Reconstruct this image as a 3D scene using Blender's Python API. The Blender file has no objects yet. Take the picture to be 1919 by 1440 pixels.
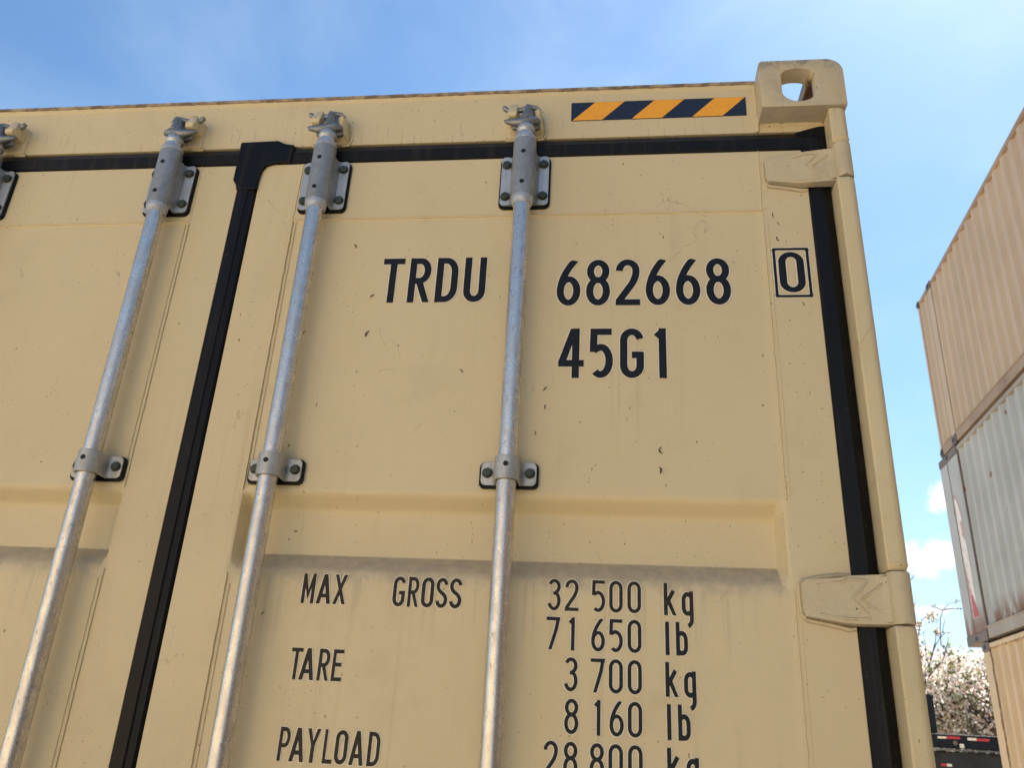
import bpy, bmesh, math, random
import numpy as np
from mathutils import Vector, Matrix

scn = bpy.context.scene
# ------------------------------------------------------------------ camera
cam_d = bpy.data.cameras.new("camera")
cam = bpy.data.objects.new("camera", cam_d)
scn.collection.objects.link(cam)
scn.camera = cam
CX, CY, CZ = 0.7623, -1.3221, 1.5995
yaw, pitch, roll, FPX = 0.1289, 0.4097, 0.0558, 1555.48
right = Vector((math.cos(yaw), math.sin(yaw), 0))
fw = Matrix.Rotation(yaw, 3, 'Z') @ Vector((0, math.cos(pitch), math.sin(pitch)))
up = right.cross(fw)
r2 = math.cos(roll) * right + math.sin(roll) * up
u2 = -math.sin(roll) * right + math.cos(roll) * up
M = Matrix(((r2.x, u2.x, -fw.x, CX), (r2.y, u2.y, -fw.y, CY), (r2.z, u2.z, -fw.z, CZ), (0, 0, 0, 1)))
cam.matrix_world = M
cam_d.sensor_width = 36
cam_d.lens = FPX / 1919 * 36
cam_d.clip_start = 0.05
cam_d.clip_end = 3000
cam_d.dof.use_dof = True
cam_d.dof.focus_distance = 1.6
cam_d.dof.aperture_fstop = 11

# ------------------------------------------------------------------ sun, sky, exposure
SUN_EL, SUN_AZ = 52.0, 30.0        # azimuth measured from +Y towards +X
sun_d = bpy.data.lights.new("sun", 'SUN')
sun_d.energy = 5.0
sun_d.angle = math.radians(0.5)
sun_d.color = (1.0, 0.94, 0.85)
sun = bpy.data.objects.new("sun", sun_d)
scn.collection.objects.link(sun)
e, a = math.radians(SUN_EL), math.radians(SUN_AZ)
sdir = Vector((math.sin(a) * math.cos(e), math.cos(a) * math.cos(e), math.sin(e)))
sun.rotation_euler = sdir.to_track_quat('Z', 'Y').to_euler()
sun.location = (6, 10, 20)

scn.view_settings.view_transform = 'Standard'
scn.view_settings.look = 'None'
scn.view_settings.gamma = 1
scn.view_settings.use_curve_mapping = False
scn.view_settings.exposure = 1.73

w = bpy.data.worlds.new("World")
scn.world = w
w.use_nodes = True
nt = w.node_tree
nt.nodes.clear()
def N(nt, t, **k):
    n = nt.nodes.new(t)
    for a_, b_ in k.items():
        if a_.startswith('i_'):
            n.inputs[a_[2:].replace('_', ' ')].default_value = b_
        else:
            setattr(n, a_, b_)
    return n
def math_n(nt, op, a_, b_=None, c_=None, clamp=False):
    n = nt.nodes.new('ShaderNodeMath'); n.operation = op; n.use_clamp = clamp
    for i, v in enumerate((a_, b_, c_)):
        if v is None: continue
        if isinstance(v, (int, float)): n.inputs[i].default_value = v
        else: nt.links.new(v, n.inputs[i])
    return n.outputs[0]
def smooth(nt, v, lo, hi, olo=0.0, ohi=1.0):
    n = nt.nodes.new('ShaderNodeMapRange'); n.interpolation_type = 'SMOOTHSTEP'
    nt.links.new(v, n.inputs[0])
    n.inputs[1].default_value = lo; n.inputs[2].default_value = hi
    n.inputs[3].default_value = olo; n.inputs[4].default_value = ohi
    return n.outputs[0]
def mixc(nt, f, a_, b_, mode='MIX'):
    n = nt.nodes.new('ShaderNodeMix'); n.data_type = 'RGBA'; n.blend_type = mode; n.clamp_factor = True
    if isinstance(f, (int, float)): n.inputs[0].default_value = f
    else: nt.links.new(f, n.inputs[0])
    for i, v in ((6, a_), (7, b_)):
        if isinstance(v, tuple): n.inputs[i].default_value = v if len(v) == 4 else (*v, 1)
        else: nt.links.new(v, n.inputs[i])
    return n.outputs[2]
sky = N(nt, 'ShaderNodeTexSky', sky_type='NISHITA', sun_disc=False)
sky.sun_elevation = e
sky.sun_rotation = a
sky.air_density = 1.0
sky.dust_density = 0.25
sky.ozone_density = 1.5
tc = N(nt, 'ShaderNodeTexCoord')
DIR = tc.outputs['Generated']
# thin high cloud, spread by stretched noise, denser towards the sun
mp = N(nt, 'ShaderNodeMapping'); mp.inputs['Scale'].default_value = (1.2, 1.0, 2.2); mp.inputs['Rotation'].default_value = (0.2, 0.35, 0.3)
nt.links.new(DIR, mp.inputs['Vector'])
n1 = N(nt, 'ShaderNodeTexNoise', i_Scale=2.3, i_Detail=6.0, i_Roughness=0.52, i_Distortion=0.35)
nt.links.new(mp.outputs[0], n1.inputs['Vector'])
dot = N(nt, 'ShaderNodeVectorMath', operation='DOT_PRODUCT'); nt.links.new(DIR, dot.inputs[0]); dot.inputs[1].default_value = tuple(Vector((0.40, 0.58, 0.71)).normalized())
near = smooth(nt, dot.outputs['Value'], 0.80, 1.0)
wisp = math_n(nt, 'MULTIPLY', smooth(nt, n1.outputs['Fac'], 0.38, 0.75), math_n(nt, 'MULTIPLY_ADD', near, 0.42, 0.24))
# cumulus: soft discs at given directions broken up by noise
n2 = N(nt, 'ShaderNodeTexNoise', i_Scale=30.0, i_Detail=7.0, i_Roughness=0.62)
nt.links.new(DIR, n2.inputs['Vector'])
CUM = [((0.353, 0.896, 0.266), 1.5, 1.0), ((0.345, 0.917, 0.212), 1.9, .75), ((0.322, 0.9226, 0.206), 2.2, .8), ((0.33, 0.93, 0.150), 1.7, .30),
       ((0.36, 0.92, 0.10), 3.2, .35), ((0.30, 0.94, 0.09), 4.5, .4), ((-0.3, 0.93, 0.2), 7, .5), ((0.9, 0.4, 0.2), 8, .6),
       ((0.1, -0.95, 0.28), 9, .6), ((-0.7, -0.66, 0.3), 10, .6), ((0.62, -0.7, 0.35), 9, .55)]
cum = None
for d_, ang, fl in CUM:
    v = Vector(d_).normalized()
    mp_ = N(nt, 'ShaderNodeVectorMath', operation='SUBTRACT'); nt.links.new(DIR, mp_.inputs[0]); mp_.inputs[1].default_value = tuple(v)
    ml = N(nt, 'ShaderNodeVectorMath', operation='MULTIPLY'); nt.links.new(mp_.outputs[0], ml.inputs[0]); ml.inputs[1].default_value = (1, 1, 1 / fl)
    ln = N(nt, 'ShaderNodeVectorMath', operation='LENGTH'); nt.links.new(ml.outputs[0], ln.inputs[0])
    q = math_n(nt, 'DIVIDE', ln.outputs['Value'], math.radians(ang))
    q = math_n(nt, 'MULTIPLY_ADD', n2.outputs['Fac'], 2.2, math_n(nt, 'SUBTRACT', -0.35, q))
    c_ = smooth(nt, q, -0.12, 0.55)
    cum = c_ if cum is None else math_n(nt, 'MAXIMUM', cum, c_)
CLOUD = (8.3, 8.5, 8.7, 1)
tint = mixc(nt, 1.0, sky.outputs[0], (0.97, 1.20, 1.30, 1), 'MULTIPLY')
c1 = mixc(nt, wisp, tint, (5.2, 6.6, 7.4, 1))
sep = N(nt, 'ShaderNodeSeparateXYZ'); nt.links.new(DIR, sep.inputs[0])
c1 = mixc(nt, math_n(nt, 'MULTIPLY', smooth(nt, sep.outputs[2], 0.0, 0.42, 1, 0), .55), c1, (5.6, 6.2, 6.7, 1))
c2 = mixc(nt, cum, c1, mixc(nt, smooth(nt, n2.outputs['Fac'], .35, .6), (6.3, 6.6, 7.0, 1), CLOUD))
bg = N(nt, 'ShaderNodeBackground'); bg.inputs['Strength'].default_value = 0.046
nt.links.new(c2, bg.inputs['Color'])
wo = N(nt, 'ShaderNodeOutputWorld'); nt.links.new(bg.outputs[0], wo.inputs[0])

# ------------------------------------------------------------------ materials
def mat(name):
    m = bpy.data.materials.new(name); m.use_nodes = True
    b = m.node_tree.nodes['Principled BSDF']
    return m, m.node_tree, b
def pos(nt):
    g = nt.nodes.new('ShaderNodeNewGeometry'); return g.outputs['Position'], g.outputs['Normal']
def noise(nt, vec, scale, detail=3, rough=.5, sc3=None, dist=0):
    if sc3:
        m = nt.nodes.new('ShaderNodeMapping'); m.inputs['Scale'].default_value = sc3
        nt.links.new(vec, m.inputs['Vector']); vec = m.outputs[0]
    n = nt.nodes.new('ShaderNodeTexNoise'); n.inputs['Scale'].default_value = scale; n.inputs['Detail'].default_value = detail
    n.inputs['Roughness'].default_value = rough; n.inputs['Distortion'].default_value = dist
    nt.links.new(vec, n.inputs['Vector']); return n.outputs['Fac']
def bump(nt, b, h, dist, strength=1.0):
    n = nt.nodes.new('ShaderNodeBump'); n.inputs['Distance'].default_value = dist; n.inputs['Strength'].default_value = strength
    nt.links.new(h, n.inputs['Height']); nt.links.new(n.outputs[0], b.inputs['Normal']); return n

def paint(name, col, col2, speck=1.0, streak=1.0, grime=1.0, cast=False):
    m, t, b = mat(name)
    P, Nn = pos(t)
    c = mixc(t, smooth(t, noise(t, P, 2.2, 4, .55), .3, .7), col, col2)
    c = mixc(t, smooth(t, noise(t, P, .9, 3, .6), .35, .7, 0, .35), c, (col[0] * .84, col[1] * .83, col[2] * .80))
    # vertical run-off streaks
    st = smooth(t, noise(t, P, 1.0, 5, .65, (55, 55, 1.1)), .53, .72)
    st2 = math_n(t, 'MULTIPLY', st, smooth(t, noise(t, P, 1.7, 2), .4, .65))
    c = mixc(t, math_n(t, 'MULTIPLY', st2, .32 * streak), c, (col[0] * .62, col[1] * .60, col[2] * .6))
    # light dusty runs
    st3 = smooth(t, noise(t, P, 1.0, 4, .6, (90, 90, .8)), .58, .70)
    c = mixc(t, math_n(t, 'MULTIPLY', st3, .10 * streak), c, (.62, .56, .45))
    # general grime patches
    g = smooth(t, noise(t, P, 7, 6, .68), .52, .78)
    c = mixc(t, math_n(t, 'MULTIPLY', g, .16 * grime), c, (.26, .20, .13))
    # fine specks
    n = noise(t, P, 210, 2, .5)
    sp = math_n(t, 'MULTIPLY', smooth(t, n, .712, .735), smooth(t, noise(t, P, 9, 2), .42, .60))
    c = mixc(t, math_n(t, 'MULTIPLY', sp, .8 * speck), c, (.07, .045, .025))
    n = noise(t, P, 75, 2, .5, (1.4, 1.4, .8))
    sp = smooth(t, n, .752, .772)
    c = mixc(t, math_n(t, 'MULTIPLY', sp, .75 * speck), c, (.10, .06, .035))
    # hairline scratches
    mp = t.nodes.new('ShaderNodeMapping'); mp.inputs['Scale'].default_value = (1, 1, .55); t.links.new(P, mp.inputs['Vector'])
    nd = t.nodes.new('ShaderNodeTexNoise'); nd.inputs['Scale'].default_value = 14; nd.inputs['Detail'].default_value = 4; t.links.new(mp.outputs[0], nd.inputs['Vector'])
    ad = t.nodes.new('ShaderNodeVectorMath'); ad.operation = 'MULTIPLY_ADD'; t.links.new(nd.outputs['Color'], ad.inputs[0]); ad.inputs[1].default_value = (.10, .10, .10); t.links.new(mp.outputs[0], ad.inputs[2])
    vo = t.nodes.new('ShaderNodeTexVoronoi'); vo.feature = 'DISTANCE_TO_EDGE'; vo.inputs['Scale'].default_value = 9; t.links.new(ad.outputs[0], vo.inputs['Vector'])
    ln = math_n(t, 'MULTIPLY', smooth(t, vo.outputs['Distance'], 0.0, .009, 1, 0), smooth(t, noise(t, P, 8, 2), .59, .66))
    c = mixc(t, math_n(t, 'MULTIPLY', ln, .30 * speck), c, (.16, .11, .06))
    # dust lying on upward faces
    sx = t.nodes.new('ShaderNodeSeparateXYZ'); t.links.new(Nn, sx.inputs[0])
    upf = smooth(t, sx.outputs[2], .16, .60)
    dn = smooth(t, noise(t, P, 60, 5, .7), .28, .62, .45, .95)
    sz = t.nodes.new('ShaderNodeSeparateXYZ'); t.links.new(P, sz.inputs[0])
    axx = math_n(t, 'ABSOLUTE', sz.outputs[0])
    inx = math_n(t, 'MULTIPLY', smooth(t, axx, .112, .125), smooth(t, axx, 1.035, 1.048, 1, 0))
    
    c = mixc(t, math_n(t, 'MULTIPLY', upf, dn), c, (.42, .34, .225))
    lo = math_n(t, 'MULTIPLY', smooth(t, sz.outputs[2], 1.815, 1.850), smooth(t, sz.outputs[2], 1.860, 1.872, 1, 0))
    lo = math_n(t, 'MULTIPLY', lo, smooth(t, noise(t, P, 45, 5, .7, (1, 1, .7)), .42, .60))
    c = mixc(t, math_n(t, 'MULTIPLY', math_n(t, 'MULTIPLY', lo, inx), .5), c, (.42, .34, .225))
    dr = math_n(t, 'MULTIPLY', smooth(t, sz.outputs[2], 1.70, 1.84), smooth(t, sz.outputs[2], 1.838, 1.85, 1, 0))
    dr = math_n(t, 'MULTIPLY', math_n(t, 'MULTIPLY', dr, inx), smooth(t, noise(t, P, 1, 4, .6, (70, 70, 2.5)), .50, .66))
    c = mixc(t, math_n(t, 'MULTIPLY', dr, .30), c, (.33, .27, .18))
    hd = math_n(t, 'MULTIPLY', smooth(t, sz.outputs[2], 2.835, 2.765), smooth(t, sz.outputs[2], 2.755, 2.757))
    hd = math_n(t, 'MULTIPLY', hd, smooth(t, noise(t, P, 1, 5, .7, (120, 120, 9)), .55, .68))
    c = mixc(t, math_n(t, 'MULTIPLY', hd, .45), c, (.20, .155, .10))
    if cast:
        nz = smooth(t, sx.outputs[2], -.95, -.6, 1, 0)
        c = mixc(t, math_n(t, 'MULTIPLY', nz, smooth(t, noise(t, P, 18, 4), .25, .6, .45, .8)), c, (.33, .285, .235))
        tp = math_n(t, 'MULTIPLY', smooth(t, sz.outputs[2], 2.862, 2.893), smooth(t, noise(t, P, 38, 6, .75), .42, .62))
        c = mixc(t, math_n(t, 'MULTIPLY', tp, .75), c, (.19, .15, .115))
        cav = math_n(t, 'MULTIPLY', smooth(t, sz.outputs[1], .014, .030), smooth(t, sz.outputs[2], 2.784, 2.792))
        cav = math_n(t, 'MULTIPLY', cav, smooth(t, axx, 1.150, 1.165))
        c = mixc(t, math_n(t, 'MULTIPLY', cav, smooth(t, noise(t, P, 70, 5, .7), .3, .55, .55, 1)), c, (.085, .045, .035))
    t.links.new(c, b.inputs['Base Color'])
    b.inputs['Roughness'].default_value = .46
    r = smooth(t, noise(t, P, 30, 4), .3, .7, .40, .56); t.links.new(r, b.inputs['Roughness'])
    b.inputs['Specular IOR Level'].default_value = .4
    h = math_n(t, 'ADD', math_n(t, 'MULTIPLY', noise(t, P, 420, 2), .25), math_n(t, 'ADD', math_n(t, 'MULTIPLY', noise(t, P, 28, 3), 1.2), math_n(t, 'MULTIPLY', noise(t, P, 5, 2), 5)))
    if cast: h = math_n(t, 'ADD', math_n(t, 'MULTIPLY', h, 2.2), math_n(t, 'MULTIPLY', noise(t, P, 90, 4, .65), 3))
    bump(t, b, h, .0006)
    return m

TAN = paint('tan_paint', (.665, .560, .340), (.625, .523, .313))
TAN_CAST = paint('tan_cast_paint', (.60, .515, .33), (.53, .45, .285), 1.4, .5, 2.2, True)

def edge_rust():
    m, t, b = mat('rusty_edge'); P, _ = pos(t)
    c = mixc(t, smooth(t, noise(t, P, 26, 6, .7), .40, .62), (.17, .12, .08), (.40, .315, .21))
    t.links.new(c, b.inputs['Base Color']); b.inputs['Roughness'].default_value = .8
    bump(t, b, noise(t, P, 180, 4), .0008); return m
RUSTEDGE = edge_rust()

def galv(name, col, rough, metal=.85, sc=1.0):
    m, t, b = mat(name); P, _ = pos(t)
    n = noise(t, P, 55 * sc, 5, .65, (1, 1, .55))
    c = mixc(t, smooth(t, n, .35, .68), tuple(x * .82 for x in col), col)
    sp = smooth(t, noise(t, P, 170 * sc, 3, .6, (1, 1, .4)), .60, .68)
    c = mixc(t, math_n(t, 'MULTIPLY', sp, .40), c, (.16, .15, .13))
    sp2 = smooth(t, noise(t, P, 40, 4, .7), .60, .72)
    c = mixc(t, math_n(t, 'MULTIPLY', sp2, .18), c, (.30, .25, .17))
    t.links.new(c, b.inputs['Base Color']); b.inputs['Metallic'].default_value = metal
    r = smooth(t, n, .3, .7, rough + .06, rough - .06); t.links.new(r, b.inputs['Roughness'])
    h = math_n(t, 'ADD', math_n(t, 'MULTIPLY', noise(t, P, 380, 3, .65, (1, 1, .6)), .55), math_n(t, 'MULTIPLY', noise(t, P, 60, 3), .15))
    bump(t, b, h, .0006); return m
GALV = galv('galvanised_steel', (.69, .67, .63), .29)
FORGED = galv('forged_zinc', (.27, .285, .29), .46, .75, 1.2)
FORGED2 = galv('cast_bracket_zinc', (.34, .36, .365), .52, .6, 1.3)
PLATE = galv('bracket_plate_zinc', (.52, .55, .57), .48, .65, 1.1)

def plain(name, col, rough=.5, metal=0, var=.25, sc=40, bd=.0004):
    m, t, b = mat(name); P, _ = pos(t)
    c = mixc(t, smooth(t, noise(t, P, sc, 4, .6), .3, .7), tuple(x * (1 - var) for x in col), tuple(min(1, x * (1 + var)) for x in col))
    t.links.new(c, b.inputs['Base Color']); b.inputs['Roughness'].default_value = rough; b.inputs['Metallic'].default_value = metal
    if bd: bump(t, b, noise(t, P, sc * 4, 3), bd)
    return m
def rubber():
    m, t, b = mat('black_rubber'); P, _ = pos(t)
    c = mixc(t, smooth(t, noise(t, P, 1, 5, .6, (60, 60, 2.5)), .50, .78), (.004, .0043, .0055), (.024, .019, .014))
    sp = smooth(t, noise(t, P, 120, 2), .745, .765)
    c = mixc(t, math_n(t, 'MULTIPLY', sp, .35), c, (.25, .2, .13))
    t.links.new(c, b.inputs['Base Color']); b.inputs['Roughness'].default_value = .42
    b.inputs['Specular IOR Level'].default_value = .2
    bump(t, b, math_n(t, 'ADD', noise(t, P, 14, 2), math_n(t, 'MULTIPLY', noise(t, P, 300, 2), .1)), .002); return m
RUBBER = rubber()
BOLT = plain('dark_green_bolt', (.05, .062, .052), .45, .4)
HOLE = plain('dark_rivet', (.012, .012, .012), .6, .2)
VINYL = plain('navy_black_vinyl', (.006, .0072, .010), .45, 0, .25, 90, .0003)
VINYL2 = plain('faded_black_vinyl', (.018, .015, .010), .48, 0, .3, 90, .0003)
VINYLE = plain('vinyl_carrier_edge', (.78, .71, .55), .35, 0, .1, 90, 0)
YEL = plain('amber_reflective_sheet', (.90, .39, .018), .38, 0, .06, 200, .0003)
NAVY = plain('navy_reflective_sheet', (.011, .017, .035), .35, 0, .2, 300, .0003)
DEBRIS = plain('dried_debris', (.045, .028, .016), .8)

# ------------------------------------------------------------------ mesh helpers
def tag(o, label=None, cat=None, group=None, kind=None):
    if label: o['label'] = label
    if cat: o['category'] = cat
    if group: o['group'] = group
    if kind: o['kind'] = kind
    return o
def empty(name, loc, label, cat, group=None):
    o = bpy.data.objects.new(name, None); scn.collection.objects.link(o); o.location = loc
    o.empty_display_size = .2
    return tag(o, label, cat, group)
class MB:
    def __init__(s): s.v = []; s.f = []; s.m = []
    def add(s, vs, fs, mi=0):
        k = len(s.v); s.v += [tuple(x) for x in vs]; s.f += [tuple(i + k for i in f) for f in fs]; s.m += [mi] * len(fs)
    def box(s, x0, x1, y0, y1, z0, z1, mi=0):
        s.add([(x, y, z) for z in (z0, z1) for y in (y0, y1) for x in (x0, x1)],
              [(0, 2, 3, 1), (4, 5, 7, 6), (0, 1, 5, 4), (2, 6, 7, 3), (0, 4, 6, 2), (1, 3, 7, 5)], mi)
    def prism(s, poly, axis, a0, a1, mi=0):
        """poly: 2D points; axis 'x','y','z' = extrusion axis"""
        def P(p, t):
            return {'x': (t, p[0], p[1]), 'y': (p[0], t, p[1]), 'z': (p[0], p[1], t)}[axis]
        n = len(poly); vs = [P(p, a0) for p in poly] + [P(p, a1) for p in poly]
        s.add(vs, [tuple(range(n))[::-1], tuple(range(n, 2 * n))] + [(i, (i + 1) % n, n + (i + 1) % n, n + i) for i in range(n)], mi)
    def lathe(s, prof, cx, cy, n=28, mi=0):
        """prof: list of (r,z) from bottom to top around the vertical axis"""
        vs = []
        for r, z in prof:
            vs += [(cx + r * math.cos(2 * math.pi * i / n), cy + r * math.sin(2 * math.pi * i / n), z) for i in range(n)]
        fs = [(j * n + i, j * n + (i + 1) % n, (j + 1) * n + (i + 1) % n, (j + 1) * n + i) for j in range(len(prof) - 1) for i in range(n)]
        fs += [tuple(range(n))[::-1], tuple(range((len(prof) - 1) * n, len(prof) * n))]
        s.add(vs, fs, mi)
    def tube(s, pts, rad, n=10, mi=0, flat=None):
        pts = [Vector(p) for p in pts]
        if not hasattr(rad, '__len__'): rad = [rad] * len(pts)
        vs = []; ref = None
        for i, p in enumerate(pts):
            d = (pts[min(i + 1, len(pts) - 1)] - pts[max(i - 1, 0)]).normalized()
            if ref is None: ref = d.orthogonal().normalized() if not flat else Vector(flat)
            a_ = (ref - d * ref.dot(d)).normalized(); ref = a_; b_ = d.cross(a_)
            vs += [p + rad[i] * (math.cos(2 * math.pi * k / n) * a_ + math.sin(2 * math.pi * k / n) * b_) for k in range(n)]
        fs = [(j * n + i, j * n + (i + 1) % n, (j + 1) * n + (i + 1) % n, (j + 1) * n + i) for j in range(len(pts) - 1) for i in range(n)]
        fs += [tuple(range(n))[::-1], tuple(range((len(pts) - 1) * n, len(pts) * n))]
        s.add(vs, fs, mi)
    def hull(s, pts, bev=0.0, seg=2, mi=0, sub=0):
        bm = bmesh.new()
        for p in pts: bm.verts.new(p)
        r = bmesh.ops.convex_hull(bm, input=bm.verts)
        bmesh.ops.delete(bm, geom=list({g for g in r['geom_interior'] + r['geom_unused'] if isinstance(g, bmesh.types.BMVert) and g.is_valid}), context='VERTS')
        bmesh.ops.dissolve_limit(bm, angle_limit=math.radians(2), verts=bm.verts, edges=bm.edges)
        if bev: bmesh.ops.bevel(bm, geom=list(bm.edges), offset=bev, segments=seg, affect='EDGES', profile=.5, clamp_overlap=True)
        s.merge(bm, mi)
    def merge(s, bm, mi=0):
        bm.verts.ensure_lookup_table(); bm.verts.index_update()
        s.add([v.co[:] for v in bm.verts], [[v.index for v in f.verts] for f in bm.faces], mi); bm.free()
    def build(s, name, mats, parent=None, smooth_ang=35, bev=0, seg=2, bevang=25, recalc=True, wn=True):
        me = bpy.data.meshes.new(name); me.from_pydata(s.v, [], s.f)
        if not isinstance(mats, (list, tuple)): mats = [mats]
        for m_ in mats: me.materials.append(m_)
        me.polygons.foreach_set('material_index', s.m)
        bm = bmesh.new(); bm.from_mesh(me)
        if recalc: bmesh.ops.recalc_face_normals(bm, faces=bm.faces)
        if bev:
            es = [e_ for e_ in bm.edges if len(e_.link_faces) == 2 and e_.calc_face_angle(0) > math.radians(bevang)]
            bmesh.ops.bevel(bm, geom=es, offset=bev, segments=seg, affect='EDGES', profile=.5, clamp_overlap=True)
        bm.to_mesh(me); bm.free()
        me.polygons.foreach_set('use_smooth', [True] * len(me.polygons))
        try: me.set_sharp_from_angle(angle=math.radians(smooth_ang))
        except Exception: pass
        o = bpy.data.objects.new(name, me); scn.collection.objects.link(o)
        if wn:
            md = o.modifiers.new('weighted', 'WEIGHTED_NORMAL'); md.keep_sharp = True; md.weight = 100
        if parent is not None: o.parent = parent; o.matrix_parent_inverse = Matrix.Identity(4); o.location = (0, 0, 0)
        return o
def rrect(x0, x1, y0, y1, r, n=4):
    p = []
    for cx, cy, a0 in ((x1 - r, y1 - r, 0), (x0 + r, y1 - r, 90), (x0 + r, y0 + r, 180), (x1 - r, y0 + r, 270)):
        for i in range(n + 1):
            t = math.radians(a0 + 90 * i / n); p.append((cx + r * math.cos(t), cy + r * math.sin(t)))
    return p

# ------------------------------------------------------------------ lettering made of strokes
def arc(cx, cy, rx, ry, a0, a1, n=16):
    return [(cx + rx * math.cos(math.radians(a0 + (a1 - a0) * i / n)), cy + ry * math.sin(math.radians(a0 + (a1 - a0) * i / n))) for i in range(n + 1)]
def bez(p0, p1, p2, n=10):
    return [tuple((1 - t) ** 2 * p0[k] + 2 * t * (1 - t) * p1[k] + t * t * p2[k] for k in (0, 1)) for t in [i / n for i in range(n + 1)]]
def glyph(ch, t):
    W = .43; A = t / 2; B = W - t / 2; L = t / 2; H = 1 - t / 2; m = W / 2; r = B - m; ry = r * 1.25
    C = 'closed'
    if ch in '0O': return [(arc(m, H - ry, r, ry, 0, 180) + arc(m, L + ry, r, ry, 180, 360), True)], W
    if ch == '6': return [(arc(m, L + .255, r, .255, 0, 360, 36), True), (bez((B - .035, 1.0), (A + .02, .68), (A, .33)), False)], W
    if ch == '8': return [(arc(m, H - .195, r * .93, .195, 0, 360, 30), True), (arc(m, L + .245, r, .245, 0, 360, 30), True)], W
    if ch == '2': return [(arc(m, H - ry, r, ry, 180, 0) + bez((B, H - ry), (B, .56), (m + .01, .36))[1:] + [(A + .0, .10), (A, L)], False), ([(A - A, L), (W, L)], False)], W
    if ch == '3': return [(arc(m, H - .19, r * .95, .19, 155, -75), False), (arc(m, L + .255, r, .255, 88, -160), False), ([(m - .03, .545), (m + .04, .545)], False)], W
    if ch == '4': return [([(B - .085, 1.0), (A - .01, .29)], False), ([(0.0, .29), (W + .03, .29)], False), ([(B - .05, 0), (B - .05, 1)], False)], W + .03
    if ch == '5': return [([(B + A * .6, H), (A + .015, H), (A + .005, .52)], False), (bez((A + .01, .545), (m - .07, .60), (m - .02, .615), 5) + arc(m - .01, L + .275, r + .01, .275, 84, -128, 22), False)], W
    if ch == '7': return [([(0, H), (B + A, H)], False), ([(B, H + A * .3), (B - .06, .62), (m - .085, -.05)], False)], W
    if ch == '1': return [([(.135, 0), (.135, 1)], False), ([(.135, H), (.03, H - .11)], False)], .20
    if ch == 'T': return [([(0, H), (W, H)], False), ([(m, 0), (m, H)], False)], W
    if ch == 'R': return [([(A, 0), (A, 1)], False), ([(A, H), (m, H)] + arc(m, H - .225, r, .225, 90, -90) + [(A, H - .45)], False), ([(m - .01, H - .45), (B + .01, -.05)], False)], W
    if ch == 'P': return [([(A, 0), (A, 1)], False), ([(A, H), (m, H)] + arc(m, H - .24, r, .24, 90, -90) + [(A, H - .48)], False)], W
    if ch == 'D': return [([(A, 0), (A, 1)], False), ([(A, H), (m - .03, H)] + arc(m - .03, H - .26, r + .03, .26, 90, 0) + arc(m - .03, L + .26, r + .03, .26, 0, -90) + [(A, L)], False)], W
    if ch == 'U': return [([(A, 1)] + arc(m, L + ry, r, ry, 180, 360) + [(B, 1)], False)], W
    if ch == 'G': return [(arc(m, H - ry, r, ry, 12, 180) + arc(m, L + ry, r, ry, 180, 360) + [(B, .46), (m, .46)], False)], W
    if ch == 'M': return [([(A, 0), (A, 1)], False), ([(B + .06, 0), (B + .06, 1)], False), ([(A, .98), (m + .03, .28), (B + .06, .98)], False)], W + .06
    if ch == 'A': return [([(A - .02, -.05), (m, 1.04)], False), ([(m, 1.04), (B + .02, -.05)], False), ([(A + .04, .27), (B - .04, .27)], False)], W
    if ch == 'X': return [([(A - .01, -.05), (B + .01, 1.05)], False), ([(A - .01, 1.05), (B + .01, -.05)], False)], W
    if ch == 'Y': return [([(A - .01, 1.05), (m, .48), (B + .01, 1.05)], False), ([(m, .5), (m, 0)], False)], W
    if ch == 'L': return [([(A, 1), (A, L), (W - .02, L)], False)], W
    if ch == 'E': return [([(A, 0), (A, 1)], False), ([(A, H), (W - .02, H)], False), ([(A, L), (W - .02, L)], False), ([(A, .52), (W - .07, .52)], False)], W
    if ch == 'S': return [(arc(m, H - .20, r, .20, 10, 180, 14) + bez((A, H - .20), (A, .585), (m, .50), 6)[1:] + bez((m, .50), (B, .40), (B, L + .20), 6)[1:] + arc(m, L + .20, r, .20, 0, -170, 14), False)], W
    if ch == 'k': return [([(A, 0), (A, 1)], False), ([(B - .01, .76), (A + .02, .34)], False), ([(A + .10, .44), (B + .02, -.05)], False)], W
    if ch == 'l': return [([(A, 0), (A, 1)], False)], t
    if ch == 'b': return [([(A, 0), (A, 1)], False), ([(A, .60)] + arc(m - .01, .74 - A - .19, r + 0, .19, 115, 0, 8) + arc(m - .01, L + .17, r, .17, 0, -115, 8) + [(A, .12)], False)], W
    if ch == 'g': return [([(B, .76), (B, -.08)] + bez((B, -.08), (B, -.25), (m + .01, -.31), 8)[1:], False), ([(B, .60)] + arc(m + .01, .74 - A - .19, r, .19, 65, 180, 8) + arc(m + .01, L + .17, r, .17, 180, 295, 8) + [(B, .12)], False)], W
    return [], W
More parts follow.
